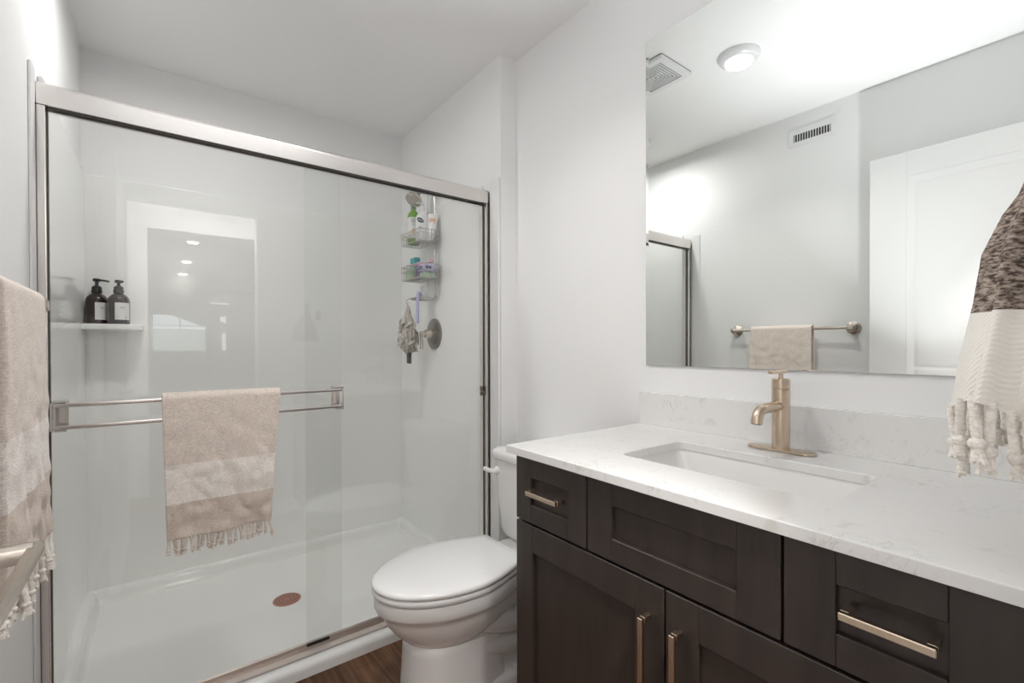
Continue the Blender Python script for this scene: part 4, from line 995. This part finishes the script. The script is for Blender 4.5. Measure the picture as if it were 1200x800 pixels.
av = thing('wall_vent', 'white air register with dark slots high on the left wall', 'vent', (XLW, 1.047, 2.30))
bm = bmesh.new(); vy0, vy1, vz0, vz1 = 0.930, 1.166, 2.258, 2.348
for lo, hi in (((vy0, vz0), (vy0+0.026, vz1)), ((vy1-0.026, vz0), (vy1, vz1)), ((vy0+0.026, vz0), (vy1-0.026, vz0+0.024)), ((vy0+0.026, vz1-0.024), (vy1-0.026, vz1))):
    add_box(bm, (XLW, lo[0], lo[1]), (XLW+0.007, hi[0], hi[1]), 0.0015)
obj('frame', bm, M['trim'], av)
bm = bmesh.new(); add_box(bm, (XLW+0.0002, vy0+0.024, vz0+0.022), (XLW+0.0012, vy1-0.024, vz1-0.022)); obj('duct', bm, M['dark'], av)
bm = bmesh.new()
for k in range(14):
    y = vy0+0.032+(vy1-vy0-0.064)*k/13
    add_box(bm, (XLW+0.0014, y-0.0017, vz0+0.0235), (XLW+0.006, y+0.0017, vz1-0.0235))
obj('louvers', bm, M['trim'], av)

# ---- beyond the doorway
lab = ['nearest round recessed light in the room beyond, highest in the glass reflection', 'middle round recessed light in the room beyond, seen in the glass', 'farthest round recessed light in the room beyond, lowest in the glass']
for i, yy in enumerate((-3.4, -5.05, -6.55)):
    t = thing('ceiling_downlight', lab[i], 'ceiling light', (0.36, yy, ZC), 'recessed lights of the room beyond')
    bm = bmesh.new(); add_lathe(bm, (0.36, yy, ZC), (0, 0, -1), [(0, 0.09), (0.006, 0.088), (0.008, 0.075), (0.004, 0.074)], 28); obj('trim_ring', bm, M['white'], t)
    bm = bmesh.new(); add_lathe(bm, (0.36, yy, ZC-0.0085), (0, 0, -1), [(0, 0.072), (0.002, 0.07), (0.0022, 0)], 28, True, False); obj('lens', bm, M['farlens'], t)
pd = thing('pendant_light', 'white dome pendant lamp in the room beyond, seen in the shower glass', 'pendant lamp', (0.918, -6.5, 1.95))
bm = bmesh.new(); add_lathe(bm, (0.918, -6.5, 1.93), (0, 0, 1), [(0.0, 0.165), (0.02, 0.163), (0.06, 0.140), (0.10, 0.09), (0.125, 0.03), (0.13, 0.012)], 32); obj('shade', bm, M['white'], pd)
bm = bmesh.new(); add_lathe(bm, (0.918, -6.5, 1.9285), (0, 0, -1), [(0, 0.15), (0.004, 0.14), (0.005, 0)], 32, True, False); obj('diffuser', bm, M['diffuser'], pd)
bm = bmesh.new(); add_tube(bm, [(0.918, -6.5, 2.06), (0.918, -6.5, ZC)], 0.004, 8); obj('cord', bm, M['white'], pd)
bl = thing('window_blind', 'white slatted blind half raised at the far window', 'blind', (0.395, -8.985, 1.86))
bm = bmesh.new(); add_box(bm, (-0.11, -8.998, 1.83), (0.90, -8.95, 1.88), 0.003); obj('headrail', bm, M['white'], bl)
bm = bmesh.new()
for k in range(6): add_box(bm, (-0.10, -8.992, 1.80-k*0.035), (0.89, -8.952, 1.803-k*0.035))
add_box(bm, (-0.10, -8.992, 1.585), (0.89, -8.955, 1.605), 0.003); obj('slats', bm, M['white'], bl)
gr = thing('return_grille', 'white return air grille over the hall opening', 'vent', (0.33, -1.0, 2.25))
bm = bmesh.new(); add_box(bm, (0.12, -1.0, 2.17), (0.56, -0.992, 2.32), 0.002); obj('frame', bm, M['trim'], gr)
bm = bmesh.new()
for k in range(9): add_box(bm, (0.14, -0.993, 2.185+k*0.0135), (0.54, -0.990, 2.191+k*0.0135))
obj('louvers', bm, M['greymetal'], gr)
# outside the far window
bm = bmesh.new(); add_box(bm, (-40, -60, ZF-0.5), (40, -9.3, ZF-0.4)); o = struct('ground_outside', bm, M['lawn'], smooth=0)
nh = thing('neighbor_house', 'pale gabled house standing far outside the window', 'house', (-1.5, -24, ZF-0.4))
bm = bmesh.new(); add_box(bm, (-6, -30, ZF-0.4), (2.6, -24, 2.0)); obj('walls', bm, M['siding'], nh, smooth=0)
bm = bmesh.new(); add_prism(bm, [(-6.6, 1.95), (-1.7, 4.0), (3.2, 1.95), (3.2, 2.1), (-1.7, 4.2), (-6.6, 2.1)], 'y', -30.4, -23.6); obj('roof', bm, M['roof'], nh, smooth=0)
fe = thing('yard_fence', 'board fence outside the far window', 'fence', (0, -15, ZF-0.4))
bm = bmesh.new()
for k in range(60): add_box(bm, (-6+k*0.2, -15.02, ZF-0.4), (-6+k*0.2+0.19, -15, 0.80))
obj('boards', bm, M['fence'], fe, smooth=0)
